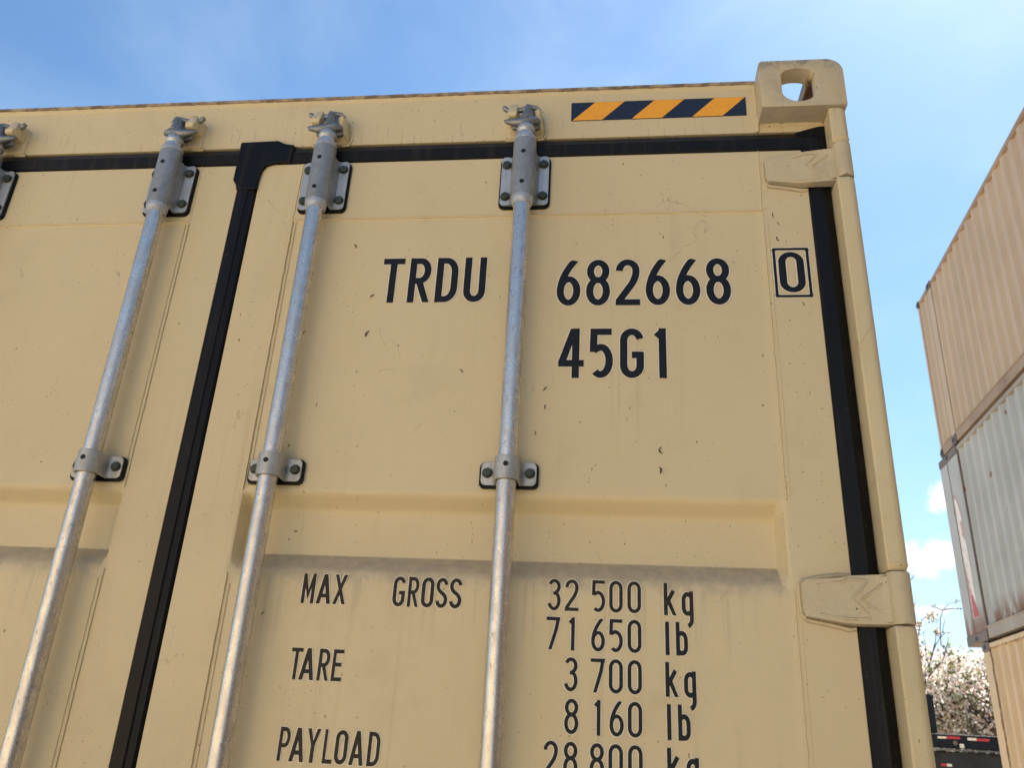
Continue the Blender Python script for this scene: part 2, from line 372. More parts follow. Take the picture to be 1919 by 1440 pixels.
def ribbon(path, closed, t, clampy=True):
    P = [Vector((*p, 0)) for p in path]
    Q = [P[0]]
    for p in P[1:]:
        if (p - Q[-1]).length > 1e-4: Q.append(p)
    if closed and (Q[0] - Q[-1]).length < 1e-4: Q.pop()
    n = len(Q); L_, R_ = [], []
    for i in range(n):
        a_ = Q[i - 1] if (i > 0 or closed) else None
        b_ = Q[(i + 1) % n] if (i < n - 1 or closed) else None
        d1 = (Q[i] - a_).normalized() if a_ is not None else (b_ - Q[i]).normalized()
        d2 = (b_ - Q[i]).normalized() if b_ is not None else d1
        n1 = Vector((-d1.y, d1.x, 0)); n2_ = Vector((-d2.y, d2.x, 0)); nn = (n1 + n2_)
        nn = nn.normalized() if nn.length > 1e-6 else n1
        k = min(1 / max(nn.dot(n1), .35), 2.6)
        L_.append(Q[i] + nn * k * t / 2); R_.append(Q[i] - nn * k * t / 2)
    vs = L_ + R_
    if clampy: vs = [Vector((v.x, min(1, max(v.y, 0) if clampy == 1 else v.y), 0)) for v in vs]
    fs = [(i, (i + 1) % n, n + (i + 1) % n, n + i) for i in range(n if closed else n - 1)]
    return vs, fs
def put_text(mb, s_, x, z, h, y, t=.13, adv=None, sx=1.0, outline=None, omi=1):
    """glyphs in the X-Z plane facing -Y; baseline at z"""
    for ch in s_:
        st, wd = glyph(ch, t)
        for k, (path, cl) in enumerate(st):
            if outline:
                vs, fs = ribbon(path, cl, t + outline / h * 2, 0)
                if ch != 'g': e_ = outline / h; vs = [Vector((v.x, min(1 + e_, max(-e_, v.y)), 0)) for v in vs]
                mb.add([(x + v.x * h * sx, y + .0003 - k * .00004, z + v.y * h) for v in vs], fs, omi)
            vs, fs = ribbon(path, cl, t, 2 if ch == 'g' else 1)
            mb.add([(x + v.x * h * sx, y - k * .00004, z + v.y * h) for v in vs], fs, 0)
        x += adv if adv else (wd + .10) * h * sx
    return x

# ================================================================== MAIN CONTAINER
FY = .0464                 # door face plane
HDR_Y = .050
box_ = empty('shipping_container', (0, 6, 0), 'large tan shipping container in front with closed double doors and galvanised lock bars', 'shipping container')
box_.location = (0, 0, 0)

# ---- header
m_ = MB()
prof = [(HDR_Y, 2.757), (HDR_Y, 2.872), (HDR_Y - .004, 2.877), (HDR_Y - .004, 2.8855), (.13, 2.8855), (.13, 2.757)]
m_.prism(prof, 'x', -1.056, 1.056)
m_.box(-1.186, -1.056, HDR_Y + .001, .12, 2.7575, 2.7795); m_.box(1.056, 1.186, HDR_Y + .001, .12, 2.7575, 2.7795)
top_rail = m_.build('door_header', TAN, box_, bev=.0022)
m_ = MB()
xs = np.linspace(-1.055, 1.055, 260); rnd = random.Random(3)
vs = []; 
for x in xs:
    j = rnd.uniform(-.0008, .0008)
    vs += [(x, HDR_Y - .0062, 2.8795 + j), (x, HDR_Y - .0066, 2.8862 + j * .5), (x, .14, 2.8866), (x, .14, 2.8850), (x, HDR_Y - .0045, 2.8790 + j)]
fs = []
for i in range(len(xs) - 1):
    for k in range(5):
        a0 = i * 5 + k; a1 = i * 5 + (k + 1) % 5; fs.append((a0, a1, a1 + 5, a0 + 5))
m_.add(vs, fs); m_.build('roof_edge_lip', RUSTEDGE, top_rail)
# weld blends between header and casting
rnd = random.Random(5)
for sx in (1, -1):
    m_ = MB()
    m_.tube([(sx * (1.0545 + rnd.uniform(-.001, .001)), HDR_Y - .001, 2.757 + i * .0085) for i in range(16)], [.0038 + rnd.uniform(-.0007, .0007) for _ in range(16)], 8)
    m_.tube([(sx * (1.06 + i * .011), .0525, 2.7775 + rnd.uniform(-.0015, .0015)) for i in range(12)], [.004 + rnd.uniform(-.001, .001) for _ in range(12)], 8)
    m_.build('weld_bead', TAN, top_rail)

# ---- hazard stripe
def clip_x(poly, x0, x1):
    for side, xx in ((1, x0), (-1, x1)):
        out = []
        for i in range(len(poly)):
            p, q = poly[i], poly[(i + 1) % len(poly)]
            ip = (p[0] - xx) * side >= 0; iq = (q[0] - xx) * side >= 0
            if ip: out.append(p)
            if ip != iq:
                t = (xx - p[0]) / (q[0] - p[0]); out.append((xx, p[1] + t * (q[1] - p[1])))
        poly = out
        if not poly: break
    return poly
def hazard(x0, x1, z0, z1, par, y):
    m_ = MB(); m_.box(x0, x1, y, y + .0012, z0, z1, 1)
    half = .0614; X = x0 + .003
    k = 0
    while X < x1:
        p = clip_x([(X, z0 + .0005), (X + half, z0 + .0005), (X + half + .047, z1 - .0005), (X + .047, z1 - .0005)], x0 + .0008, x1 - .0008)
        if len(p) > 2: m_.add([(a0, y - .0004, b0) for a0, b0 in p], [tuple(range(len(p)))], 0)
        X += 2 * half
    o = m_.build('hazard_stripe', [YEL, NAVY], par, recalc=False)
    tag(o, 'amber and navy diagonal hazard stripe stuck on the header'); return o
hazard(.678, 1.036, 2.8015, 2.8495, top_rail, HDR_Y - .0013)

# ---- corner castings (boolean-free in the final file: built, cut, frozen)
def frozen_bool(base, cutters, name, mats, parent):
    for i, c in enumerate(cutters):
        md = base.modifiers.new('b%d' % i, 'BOOLEAN'); md.operation = 'DIFFERENCE'; md.object = c; md.solver = 'EXACT'
    bpy.context.view_layer.update()
    dg = bpy.context.evaluated_depsgraph_get()
    me = bpy.data.meshes.new_from_object(base.evaluated_get(dg))
    me.name = name
    for c in cutters + [base]: bpy.data.objects.remove(c, do_unlink=True)
    bm = bmesh.new(); bm.from_mesh(me)
    bmesh.ops.remove_doubles(bm, verts=bm.verts, dist=.0002)
    es = [e_ for e_ in bm.edges if len(e_.link_faces) == 2 and e_.calc_face_angle(0) > math.radians(40)]
    bmesh.ops.bevel(bm, geom=es, offset=.0022, segments=2, affect='EDGES', profile=.5, clamp_overlap=True)
    bm.to_mesh(me); bm.free()
    me.polygons.foreach_set('use_smooth', [True] * len(me.polygons)); me.set_sharp_from_angle(angle=math.radians(32))
    me.materials.clear()
    for q in (mats if isinstance(mats, list) else [mats]): me.materials.append(q)
    o = bpy.data.objects.new(name, me); scn.collection.objects.link(o); o.parent = parent
    return o
def casting(sx, top, par):
    z0, z1 = (2.778, 2.896) if top else (0, .118)
    def zz(z): return z if top else .118 - (z - 2.778)
    def mx(p): return [(sx * q[0], zz(q[1])) for q in p]
    prof = [(1.057, 2.778), (1.2195, 2.778), (1.2195, 2.855)] + arc(1.1865, 2.863, .033, .033, 0, 90, 8) + [(1.062, 2.896), (1.057, 2.891)]
    b = MB(); b.prism(mx(prof), 'y', 0.0, .178); base = b.build('tmp', TAN)
    c1 = MB()
    D = [(1.0985, 2.862)] + [(1.0985 + .0325 + .0325 * math.cos(math.radians(t)), 2.857 + .017 * math.sin(math.radians(t))) for t in range(165, 14, -15)] + [(1.1635, 2.862), (1.1635, 2.812)] + \
        [(1.131 + .0325 * math.cos(math.radians(t)), 2.815 + .025 * math.sin(math.radians(t))) for t in range(-8, -173, -15)] + [(1.0985, 2.812)]
    c1.prism(mx(D), 'y', -.01, .06); k1 = c1.build('tmp', TAN)
    c2 = MB(); c2.box(*sorted((sx * 1.070, sx * 1.200)), .028, .160, *sorted((zz(2.790), zz(2.868)))); k2 = c2.build('tmp', TAN)
    c3 = MB()
    c3.prism([(sx * (1.127 + a0), .097 + b0) for a0, b0 in rrect(-.031, .031, -.056, .056, .012, 5)], 'z', *sorted((zz(2.85), zz(2.91)))); k3 = c3.build('tmp', TAN)
    c4 = MB(); c4.prism([(.09 + a0, zz(2.834 + b0)) for a0, b0 in rrect(-.04, .04, -.024, .024, .02, 5)], 'x', *sorted((sx * 1.18, sx * 1.24))); k4 = c4.build('tmp', TAN)
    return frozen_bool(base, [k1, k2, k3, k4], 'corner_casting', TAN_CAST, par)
for sx in (1, -1):
    for top in (True, False): casting(sx, top, box_)

# ---- corner posts: front column with gaps at the hinges, and the post behind it
HZ = [2.655 - .0, 1.833, 1.0, .25]
HZ[0] = 2.6535
def column_prof(sx):
    p = [(1.184, .060), (1.184, .0095), (1.1850, .0070), (1.1870, .0058)] + [(1.2035 + .0150 * math.cos(math.radians(t)), .0208 + .0150 * math.sin(math.radians(t))) for t in range(270, 361, 11)] + [(1.2185, .060)]
    return [(sx * a0, b0) for a0, b0 in p]
for sx in (1, -1):
    rnd = random.Random(8)
    m_ = MB()
    segs = [(2.7775, HZ[0] + .0415)] + [(HZ[i] - .0415, HZ[i + 1] + .0415) for i in range(3)] + [(HZ[3] - .0415, .1185)]
    for si, (z1, z0) in enumerate(segs):
        pr = column_prof(sx); n = len(pr)
        c0 = (sx * 1.2015, .040)
        def ring(k, z, jit=0): return [(c0[0] + (a0 - c0[0]) * k, c0[1] + (b0 - c0[1]) * k, z) for a0, b0 in pr]
        zs = [z0, z0 + .010, z0 + .0105] + list(np.linspace(z0 + .02, z1 - .012, max(2, int((z1 - z0) / .03)))) + [z1 - .003, z1]
        ks = [.86, 1.03, 1.0] + [1] * (len(zs) - 5) + [1.0, .93]
        vs = []
        for z, k in zip(zs, ks): vs += ring(k + rnd.uniform(-.006, .006), z)
        fs = [tuple(range(n)), tuple(range((len(zs) - 1) * n, len(zs) * n))] + [(j * n + i, j * n + (i + 1) % n, (j + 1) * n + (i + 1) % n, (j + 1) * n + i) for j in range(len(zs) - 1) for i in range(n)]
        m_.add(vs, fs)
    m_.prism([(sx * a0, b0) for a0, b0 in [(1.1842, .0585), (1.2165, .0585), (1.2165, .16), (1.10, .16), (1.10, .10), (1.1842, .10)]], 'z', .119, 2.777)
    m_.prism([(sx * a0, b0) for a0, b0 in [(1.1842, .0605), (1.16, .0605), (1.16, .101), (1.1842, .101)]], 'z', .119, 2.7565)
    m_.build('corner_post', TAN, box_, smooth_ang=40)
# paint-worn ragged edge on the outer corner of the right post
rnd = random.Random(12)
for z0, z1 in ((2.28, 2.56), (2.05, 2.10), (1.62, 1.775)):
    z = z0; m_ = MB()
    while z < z1:
        h = rnd.uniform(.004, .016); r_ = rnd.uniform(.0006, .0018)
        m_.tube([(1.2186, .030, z), (1.2189, .029, z + h * .5), (1.2186, .030, z + h)], [r_ * .4, r_, r_ * .4], 6); z += h * rnd.uniform(.8, 2.0)
    m_.build('rust_patch', RUSTEDGE, [o for o in box_.children if o.name.startswith('corner_post')][0])

# ---- walls, roof, floor (behind the doors)
m_ = MB()
def corr(s0, s1, pitch, lo, hi):
    """trapezoid wave: list of (s, depth)"""
    out = []; s_ = s0
    f1, f2 = .27, .50
    while s_ < s1:
        out += [(s_, lo), (s_ + pitch * f1, lo), (s_ + pitch * f2, hi), (s_ + pitch * (f1 + f2), hi)]; s_ += pitch
    out = [(min(a0, s1), b0) for a0, b0 in out] + [(s1, lo)]
    return out
for sx in (1, -1):
    p = corr(.161, 12.03, .278, 1.211, 1.175)
    vs = [(sx * d, y, z) for y, d in p for z in (.16, 2.83)]
    m_ = MB(); m_.add(vs, [(2 * i, 2 * i + 1, 2 * i + 3, 2 * i + 2) for i in range(len(p) - 1)]); m_.build('side_wall', TAN, box_, recalc=False)
for sx in (1, -1):
    m_ = MB(); m_.box(*sorted((sx * 1.16, sx * 1.214)), .181, 12.01, 2.82, 2.878); m_.build('side_rail', TAN, box_, bev=.003)
    m_ = MB(); m_.box(*sorted((sx * 1.13, sx * 1.213)), .181, 12.01, .02, .161); m_.build('side_rail', TAN, box_, bev=.003)
m_ = MB(); p = corr(.141, 12.03, .209, 2.882, 2.864)
m_.add([(x, y, z) for y, z in p for x in (-1.159, 1.159)], [(2 * i, 2 * i + 1, 2 * i + 3, 2 * i + 2) for i in range(len(p) - 1)])
m_.build('roof', TAN, box_, recalc=False)
m_ = MB(); m_.box(-1.129, 1.129, .13, 12.0, .14, .168); m_.build('floor_deck', plain('dark_plywood', (.12, .07, .04), .8), box_)
m_ = MB(); m_.box(-1.2, 1.2, 12.03, 12.07, .0, 2.88); m_.build('end_wall', TAN, box_)
m_ = MB(); m_.box(-1.056, 1.056, .030, .13, .012, .118); m_.build('door_sill', TAN, box_, bev=.003)

# ---- doors
X0, X1 = .0219, 1.1406
TROUGH = [(1.990, 1.9645, 1.8850, 1.8480), (1.262, 1.2365, 1.157, 1.120), (.62, .5945, .515, .478)]
def bead(mb, p0, p1, rnd, r=.0017, y=FY, step=.012, jit=.00035):
    p0, p1 = Vector((p0[0], y, p0[1])), Vector((p1[0], y, p1[1])); n = max(3, int((p1 - p0).length / step))
    pts = [p0.lerp(p1, i / n) + Vector((rnd.uniform(-jit, jit), 0, rnd.uniform(-jit, jit))) for i in range(n + 1)]
    mb.tube(pts, [r * rnd.uniform(.7, 1.2) for _ in pts], 8)
def door_mesh(sx, seed):
    gx = [X0, .105, .1135, .1245, 1.0335, 1.0455, 1.052, X1]
    z1 = 2.7075; z0 = .135
    TP = []      # per trough: soft shoulder above, crisp fold inside, rounded ledge below
    for a0, b0, c0, d0 in TROUGH:
        TP += [(a0 + .007, 0.0), (a0 + .002, .0012), (a0 - .003, .0045), (a0 - .008, .0105), (b0 + .006, .0285), (b0 + .001, .0340), (b0 - .005, .0360), (c0 + .0005, .0360),
               (c0 - .0030, .0330), (c0 - .0085, .0250), (c0 - .0145, .0175), (c0 - .0215, .0110), (c0 - .0290, .0060), (c0 - .0370, .0025), (c0 - .0460, .0006), (c0 - .054, 0.0)]
    TD = {round(z, 5): d for z, d in TP}
    gz = sorted([z0, z1, 2.565, 2.5625] + [z for z, d in TP])
    bm = bmesh.new(); V = {}
    def dep(i, z):
        x = gx[i]
        if 3 <= i <= 4 and TD.get(round(z, 5), 0) > 0: return FY + .0022 + TD[round(z, 5)] - .0022 * TD[round(z, 5)] / .036
        if 2 <= i <= 5 and z < 2.564: return FY + .0022
        return FY
    for i, x in enumerate(gx):
        for j, z in enumerate(gz): V[i, j] = bm.verts.new((sx * x, dep(i, z), z))
    for i in range(len(gx) - 1):
        for j in range(len(gz) - 1): bm.faces.new((V[i, j], V[i + 1, j], V[i + 1, j + 1], V[i, j + 1]))
    # return edges of the door leaf
    bound = [e_ for e_ in bm.edges if e_.is_boundary]
    r = bmesh.ops.extrude_edge_only(bm, edges=bound)
    for v in r['geom']:
        if isinstance(v, bmesh.types.BMVert): v.co.y = .092
    bmesh.ops.recalc_face_normals(bm, faces=bm.faces)
    cen = sum(((f.normal.y) for f in bm.faces))
    if cen > 0: bmesh.ops.reverse_faces(bm, faces=bm.faces)
    es = [e_ for e_ in bm.edges if len(e_.link_faces) == 2 and e_.calc_face_angle(0) > math.radians(34)]
    bmesh.ops.bevel(bm, geom=es, offset=.0022, segments=3, affect='EDGES', profile=.5, clamp_overlap=True)
    return bm
def fleck(mb, x, z, s_, ang, rnd, y=FY):
    c, s2 = math.cos(ang), math.sin(ang); pts = []
    n = rnd.choice((3, 4, 5)); cur = rnd.uniform(-1.2, 1.2)
    for i in range(n):
        t = (i / (n - 1) - .5) * s_
        o_ = cur * (t * t) / s_ + rnd.uniform(-.08, .08) * s_
        pts.append((x + t * s2 + o_ * c, y - .0002, z + t * c - o_ * s2))
    mb.tube(pts, [rnd.uniform(.07, .13) * s_ * (.5 if k in (0, n - 1) else 1) for k in range(n)], 6, 1)
def make_door(sx, seed):
    rnd = random.Random(seed)
    mb = MB(); mb.merge(door_mesh(sx, seed), 0)
    for xa in (.1125, 1.0505):
        for a0, b0 in ((1.845, 1.13),):
            pass
        bead(mb, (sx * xa, 2.562), (sx * xa, 1.992), rnd, .0016)
        for za, zb in ((2.560, 2.000), (1.828, 1.272), (1.10, .63)):
            bead(mb, (sx * (xa + .0075), za), (sx * (xa + .0075), zb), rnd, .0008, FY + .0010 if xa < .5 else FY - .0002)
        bead(mb, (sx * xa, 1.845), (sx * xa, 1.27), rnd, .0016)
        bead(mb, (sx * (xa + .001), 2.7060), (sx * (xa - .001), 2.568), rnd, .0017)
    bead(mb, (sx * .1125, 2.5655), (sx * 1.05, 2.5655), rnd, .0019, FY - .0001)
    bead(mb, (sx * 1.047, 2.566), (sx * 1.064, 2.572), rnd, .0012)
    # stuck debris and flecks
    if sx > 0:
        for px, pz, s_ in [(.3015, 2.385, .010), (.3005, 2.303, .013), (.292, 2.222, .006), (.255, 2.50, .010), (.6445, 2.19, .010), (.646, 2.155, .009), (.632, 2.105, .008),
                           (.846, 2.075, .012), (.848, 2.040, .012), (.855, 2.013, .006), (.36, 2.255, .002), (.49, 2.225, .009), (.553, 2.38, .004), (.545, 2.295, .003),
                           (1.078, 2.535, .009), (1.073, 2.50, .010), (1.11, 2.36, .009), (1.112, 2.515, .004), (.99, 2.45, .005), (.86, 2.61, .004), (1.068, 2.555, .012)]:
            fleck(mb, px, pz, s_, rnd.uniform(-.8, .8), rnd)
    for _ in range(95):
        x = rnd.uniform(.03, 1.13); z = rnd.uniform(1.5, 2.70)
        if 1.84 < z < 2.0: continue
        inset = .1245 < x < 1.0335 and z < 2.56
        fleck(mb, sx * x, z, rnd.choice((.0015, .002, .0025, .004, .006)) * rnd.uniform(.7, 1.3), rnd.gauss(0, .5), rnd, FY + (.0020 if inset else 0))
    return mb.build('door', [TAN, DEBRIS], box_, smooth_ang=50, recalc=False)
door_r = make_door(1, 21)
door_l = make_door(-1, 22)
tag(door_r, 'right tan door with black lettering'); tag(door_l, 'plain left tan door')

# ---- gaskets
def gsweep(mb, path, prof):
    """path: centreline points in X-Z; prof: (offset to the right of travel, y)"""
    n = len(path); k = len(prof); vs = []
    P = [Vector((a0, b0)) for a0, b0 in path]
    for i in range(n):
        d1 = (P[i] - P[i - 1]).normalized() if i > 0 else (P[1] - P[0]).normalized()
        d2 = (P[i + 1] - P[i]).normalized() if i < n - 1 else d1
        n1 = Vector((d1.y, -d1.x)); n2_ = Vector((d2.y, -d2.x)); nn = (n1 + n2_).normalized(); q = 1 / max(.3, nn.dot(n1))
        for o_, y in prof: vs.append((P[i].x + nn.x * q * o_, y, P[i].y + nn.y * q * o_))
    fs = [(i * k + j, (i + 1) * k + j, (i + 1) * k + j + 1, i * k + j + 1) for i in range(n - 1) for j in range(k - 1)]
    mb.add(vs, fs)
# outward side = positive offset away from the door
GP = [(-.0225, .060), (-.0222, .0470), (-.0195, .0438), (.003, .0408), (.0195, .0495), (.0222, .0545), (.0224, .070)]
def gasket(sx, par):
    mb = MB()
    cxr, czt = 1.1626, 2.7303
    if sx > 0:
        path = [(cxr, .16), (cxr, 2.60), (cxr, czt), (.03, czt)]
        prof = [(o_, y) for o_, y in GP]
        gsweep(mb, path, [(o_, y) for o_, y in prof])
    else:
        gsweep(mb, [(-.026, czt), (-cxr, czt), (-cxr, 2.60), (-cxr, .16)], GP)
    return mb.build('door_gasket', RUBBER, par, smooth_ang=28, recalc=False)
def flipx(mb): mb.v = [(-x, y, z) for x, y, z in mb.v]; return mb
mb = MB(); gsweep(mb, [(-.0225 + .0225, 2.70), (0, .16)], [(o_, y) for o_, y in GP]); 
# seam gasket: raised half towards the left door, deeper towards the right
seam = MB(); seamp = [(-.0219, .060), (-.0216, .0440), (-.019, .0415), (.003, .0400), (.0055, .0425), (.016, .0445), (.0205, .0500), (.0219, .060)]
vs = []; zz_ = [.16, .8, 1.6, 2.2, 2.68]
for z in zz_: vs += [(o_, y, z) for o_, y in seamp]
k = len(seamp); seam.add(vs, [(i * k + j, i * k + j + 1, (i + 1) * k + j + 1, (i + 1) * k + j) for i in range(len(zz_) - 1) for j in range(k - 1)])
g_r = gasket(1, door_r); g_l = gasket(-1, door_l)
seam.build('seam_gasket', RUBBER, door_r, smooth_ang=28, recalc=False)
# moulded corner piece at the head of the seam
m_ = MB()
outl = [(-.034, 2.7645), (.050, 2.7665), (.066, 2.7575), (.088, 2.7535), (.088, 2.7085), (.048, 2.7065), (.034, 2.7015), (.0262, 2.690), (.0225, 2.660), (.0222, 2.640), (-.0225, 2.640), (-.0245, 2.652), (-.0335, 2.665), (-.0335, 2.700)]
m_.prism(outl, 'y', .0385, .058)
m_.build('corner_seal', RUBBER, door_r, bev=.003, seg=3)
m_ = MB()
m_.hull([(1.128, .0475, 2.7520), (1.128, .060, 2.7520), (1.150, .0435, 2.7555), (1.150, .060, 2.7555), (1.170, .0430, 2.7620), (1.1855, .0440, 2.7640), (1.1855, .060, 2.7640), (1.1868, .0450, 2.690), (1.1868, .060, 2.690), (1.1500, .0430, 2.690), (1.1435, .0470, 2.690), (1.1435, .060, 2.7090), (1.128, .0475, 2.7092), (1.150, .0425, 2.720)], .002)
m_.build('corner_seal', RUBBER, door_r)

# ---- hinges
def rot_text(mb, s_, x, z, h, y, t):
    for ch in s_:      # reads downwards
        st, wd = glyph(ch, t)
        for k, (path, cl) in enumerate(st):
            P = [(x + py * h, y, z - px * h) for px, py in path]
            if cl: P.append(P[0])
            mb.tube(P, t * h * .5, 6)
        z -= (wd + .2) * h
def make_hinge(sx, zc, par):
    mb = MB()
    def X(x): return sx * x
    # blade
    out = [(1.0600, .022), (1.0605, -.020), (1.0650, -.0285), (1.118, -.0370), (1.140, -.0390), (1.186, -.0385), (1.205, -.0385), (1.205, .0385), (1.186, .0375), (1.165, .0355), (1.135, .0345), (1.118, .0315), (1.0665, .0275)]
    n = len(out)
    def yf(x, inner):   # blade front surface: thin at the tip, stepping up over the gasket, rising to the barrel
        base = .0335 if x < 1.10 else .0335 - (x - 1.10) / .045 * .008 if x < 1.145 else .0255
        if x > 1.18: base = .0255 - (x - 1.18) / .025 * .012
        return base
    bm = bmesh.new()
    fr = [bm.verts.new((X(x), yf(x, 0), zc + z)) for x, z in out]
    bk = [bm.verts.new((X(1.0575 + (x - 1.0575) * 1.0), .0500 if x < 1.14 else .040, zc + z * 1.05)) for x, z in out]
    # front surface as strips between lower and upper chains
    low = [0 + 1, 2, 3, 4, 5, 6]; upc = [0, 12, 11, 10, 8, 7]
    for i in range(5): bm.faces.new((fr[low[i]], fr[low[i + 1]], fr[upc[i + 1]], fr[upc[i]]))
    try: bm.faces.new((fr[10], fr[9], fr[8]))
    except Exception: pass
    for i in range(n): bm.faces.new((fr[i], fr[(i + 1) % n], bk[(i + 1) % n], bk[i]))
    bm.faces.new(bk)
    bmesh.ops.recalc_face_normals(bm, faces=bm.faces)
    es = [e_ for e_ in bm.edges if len(e_.link_faces) == 2 and e_.calc_face_angle(0) > math.radians(35)]
    bmesh.ops.bevel(bm, geom=es, offset=.0035, segments=3, affect='EDGES', profile=.5, clamp_overlap=True)
    mb.merge(bm)
    # barrel
    pr = [(1.1865, .052), (1.1855, .018)] + [(1.2015 + .0175 * math.cos(math.radians(t)), .0205 + .0185 * math.sin(math.radians(t))) for t in range(190, 351, 16)] + [(1.2195, .0235), (1.2195, .052)]
    n = len(pr); vs = []
    for z, k_ in ((-.0395, .94), (-.0375, 1.0), (.0375, 1.0), (.0395, .94)):
        vs += [(X(1.203 + (a0 - 1.203) * k_), .036 + (b0 - .036) * k_, zc + z) for a0, b0 in pr]
    mb.add(vs, [tuple(range(n)), tuple(range(3 * n, 4 * n))] + [(j * n + i, j * n + (i + 1) % n, (j + 1) * n + (i + 1) % n, (j + 1) * n + i) for j in range(3) for i in range(n)])
    # fillet between blade and barrel
    mb.hull([(X(x), y, zc + z) for x, y in ((1.172, .0262), (1.190, .0120), (1.196, .040), (1.172, .040)) for z in (-.036, .034)], .002, 2)
    # raised chevrons, long ridges and lettering
    def ridge(pts, r=.0013):
        mb.tube([(X(x), (yf(x, 0) if y is None else y) - .0001, zc + z) for x, y, z in pts], r, 6)
    ridge([(1.083, None, .019), (1.100, None, .0225), (1.121, None, .0245), (1.130, None, .0285), (1.148, None, .028), (1.157, None, .026)], .0024)
    ridge([(1.084, None, -.0250), (1.104, None, -.0285), (1.125, None, -.0310), (1.157, None, -.0305)], .0022)
    ridge([(1.157, None, .026), (1.145, None, .012), (1.133, None, -.001), (1.145, None, -.015), (1.157, None, -.0290)], .0018)
    ridge([(1.186, .0215, .027), (1.165, None, .012), (1.1455, None, -.002), (1.165, None, -.017), (1.178, None, -.024), (1.188, .0205, -.024)], .0024)
    rot_text(mb, 'SL', 1.0985 if sx > 0 else -1.1135, zc + .0080, .0150, yf(1.106, 0) - .0004, .15)
    # weld run under the blade
    rnd = random.Random(int(zc * 100))
    pts = [(X(1.0585), .0455, zc + .024), (X(1.0580), .0455, zc + .0), (X(1.0590), .0455, zc - .024), (X(1.066), .0455, zc - .033), (X(1.10), .0455, zc - .039), (X(1.128), .0455, zc - .045), (X(1.139), .0455, zc - .043)]
    mb.tube(pts, [.003, .0035, .0035, .004, .004, .0045, .003], 8)
    mb.tube([(X(1.062), .0455, zc + .028), (X(1.09), .0455, zc + .0335), (X(1.12), .0455, zc + .038), (X(1.139), .0455, zc + .0385)], [.003, .0042, .004, .003], 8)
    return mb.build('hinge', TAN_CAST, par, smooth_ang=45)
for sx, par in ((1, door_r), (-1, door_l)):
    for z in HZ: make_hinge(sx, z, par)

# ---- lock bars
BY = .012
def hexbolt(mb, x, z, y, r=.0088, h=.0062, rot=0):
    pr = [(x + r * math.cos(math.radians(60 * i + rot)), z + r * math.sin(math.radians(60 * i + rot))) for i in range(6)]
    pi = [(x + r * .82 * math.cos(math.radians(60 * i + rot)), z + r * .82 * math.sin(math.radians(60 * i + rot))) for i in range(6)]
    vs = [(a0, y, b0) for a0, b0 in pr] + [(a0, y - h * .75, b0) for a0, b0 in pr] + [(a0, y - h, b0) for a0, b0 in pi]
    mb.add(vs, [tuple(range(6)), tuple(range(12, 18))] + [(k * 6 + i, k * 6 + (i + 1) % 6, (k + 1) * 6 + (i + 1) % 6, (k + 1) * 6 + i) for k in (0, 1) for i in range(6)])
    # washer
    n = 18; R_ = r * 1.12
    vs = [(x + R_ * math.cos(2 * math.pi * i / n), yy, z + R_ * math.sin(2 * math.pi * i / n)) for yy in (y + .001, y - .0012) for i in range(n)]
    mb.add(vs, [tuple(range(n)), tuple(range(n, 2 * n))] + [(i, (i + 1) % n, n + (i + 1) % n, n + i) for i in range(n)])
def rivet(mb, x, z, y, r=.0047):
    n = 16
    vs = [(x + r * k_ * math.cos(2 * math.pi * i / n), yy, z + r * k_ * math.sin(2 * math.pi * i / n)) for yy, k_ in ((y + .003, 1), (y - .0003, 1), (y - .0006, .8)) for i in range(n)]
    mb.add(vs, [tuple(range(2 * n, 3 * n))] + [(k * n + i, k * n + (i + 1) % n, (k + 1) * n + (i + 1) % n, (k + 1) * n + i) for k in (0, 1) for i in range(n)])
    mb.box(x - r * .8, x + r * .8, y - .0012, y, z - .0005, z + .0005); mb.box(x - .0005, x + .0005, y - .0013, y - .0001, z - r * .8, z + r * .8)
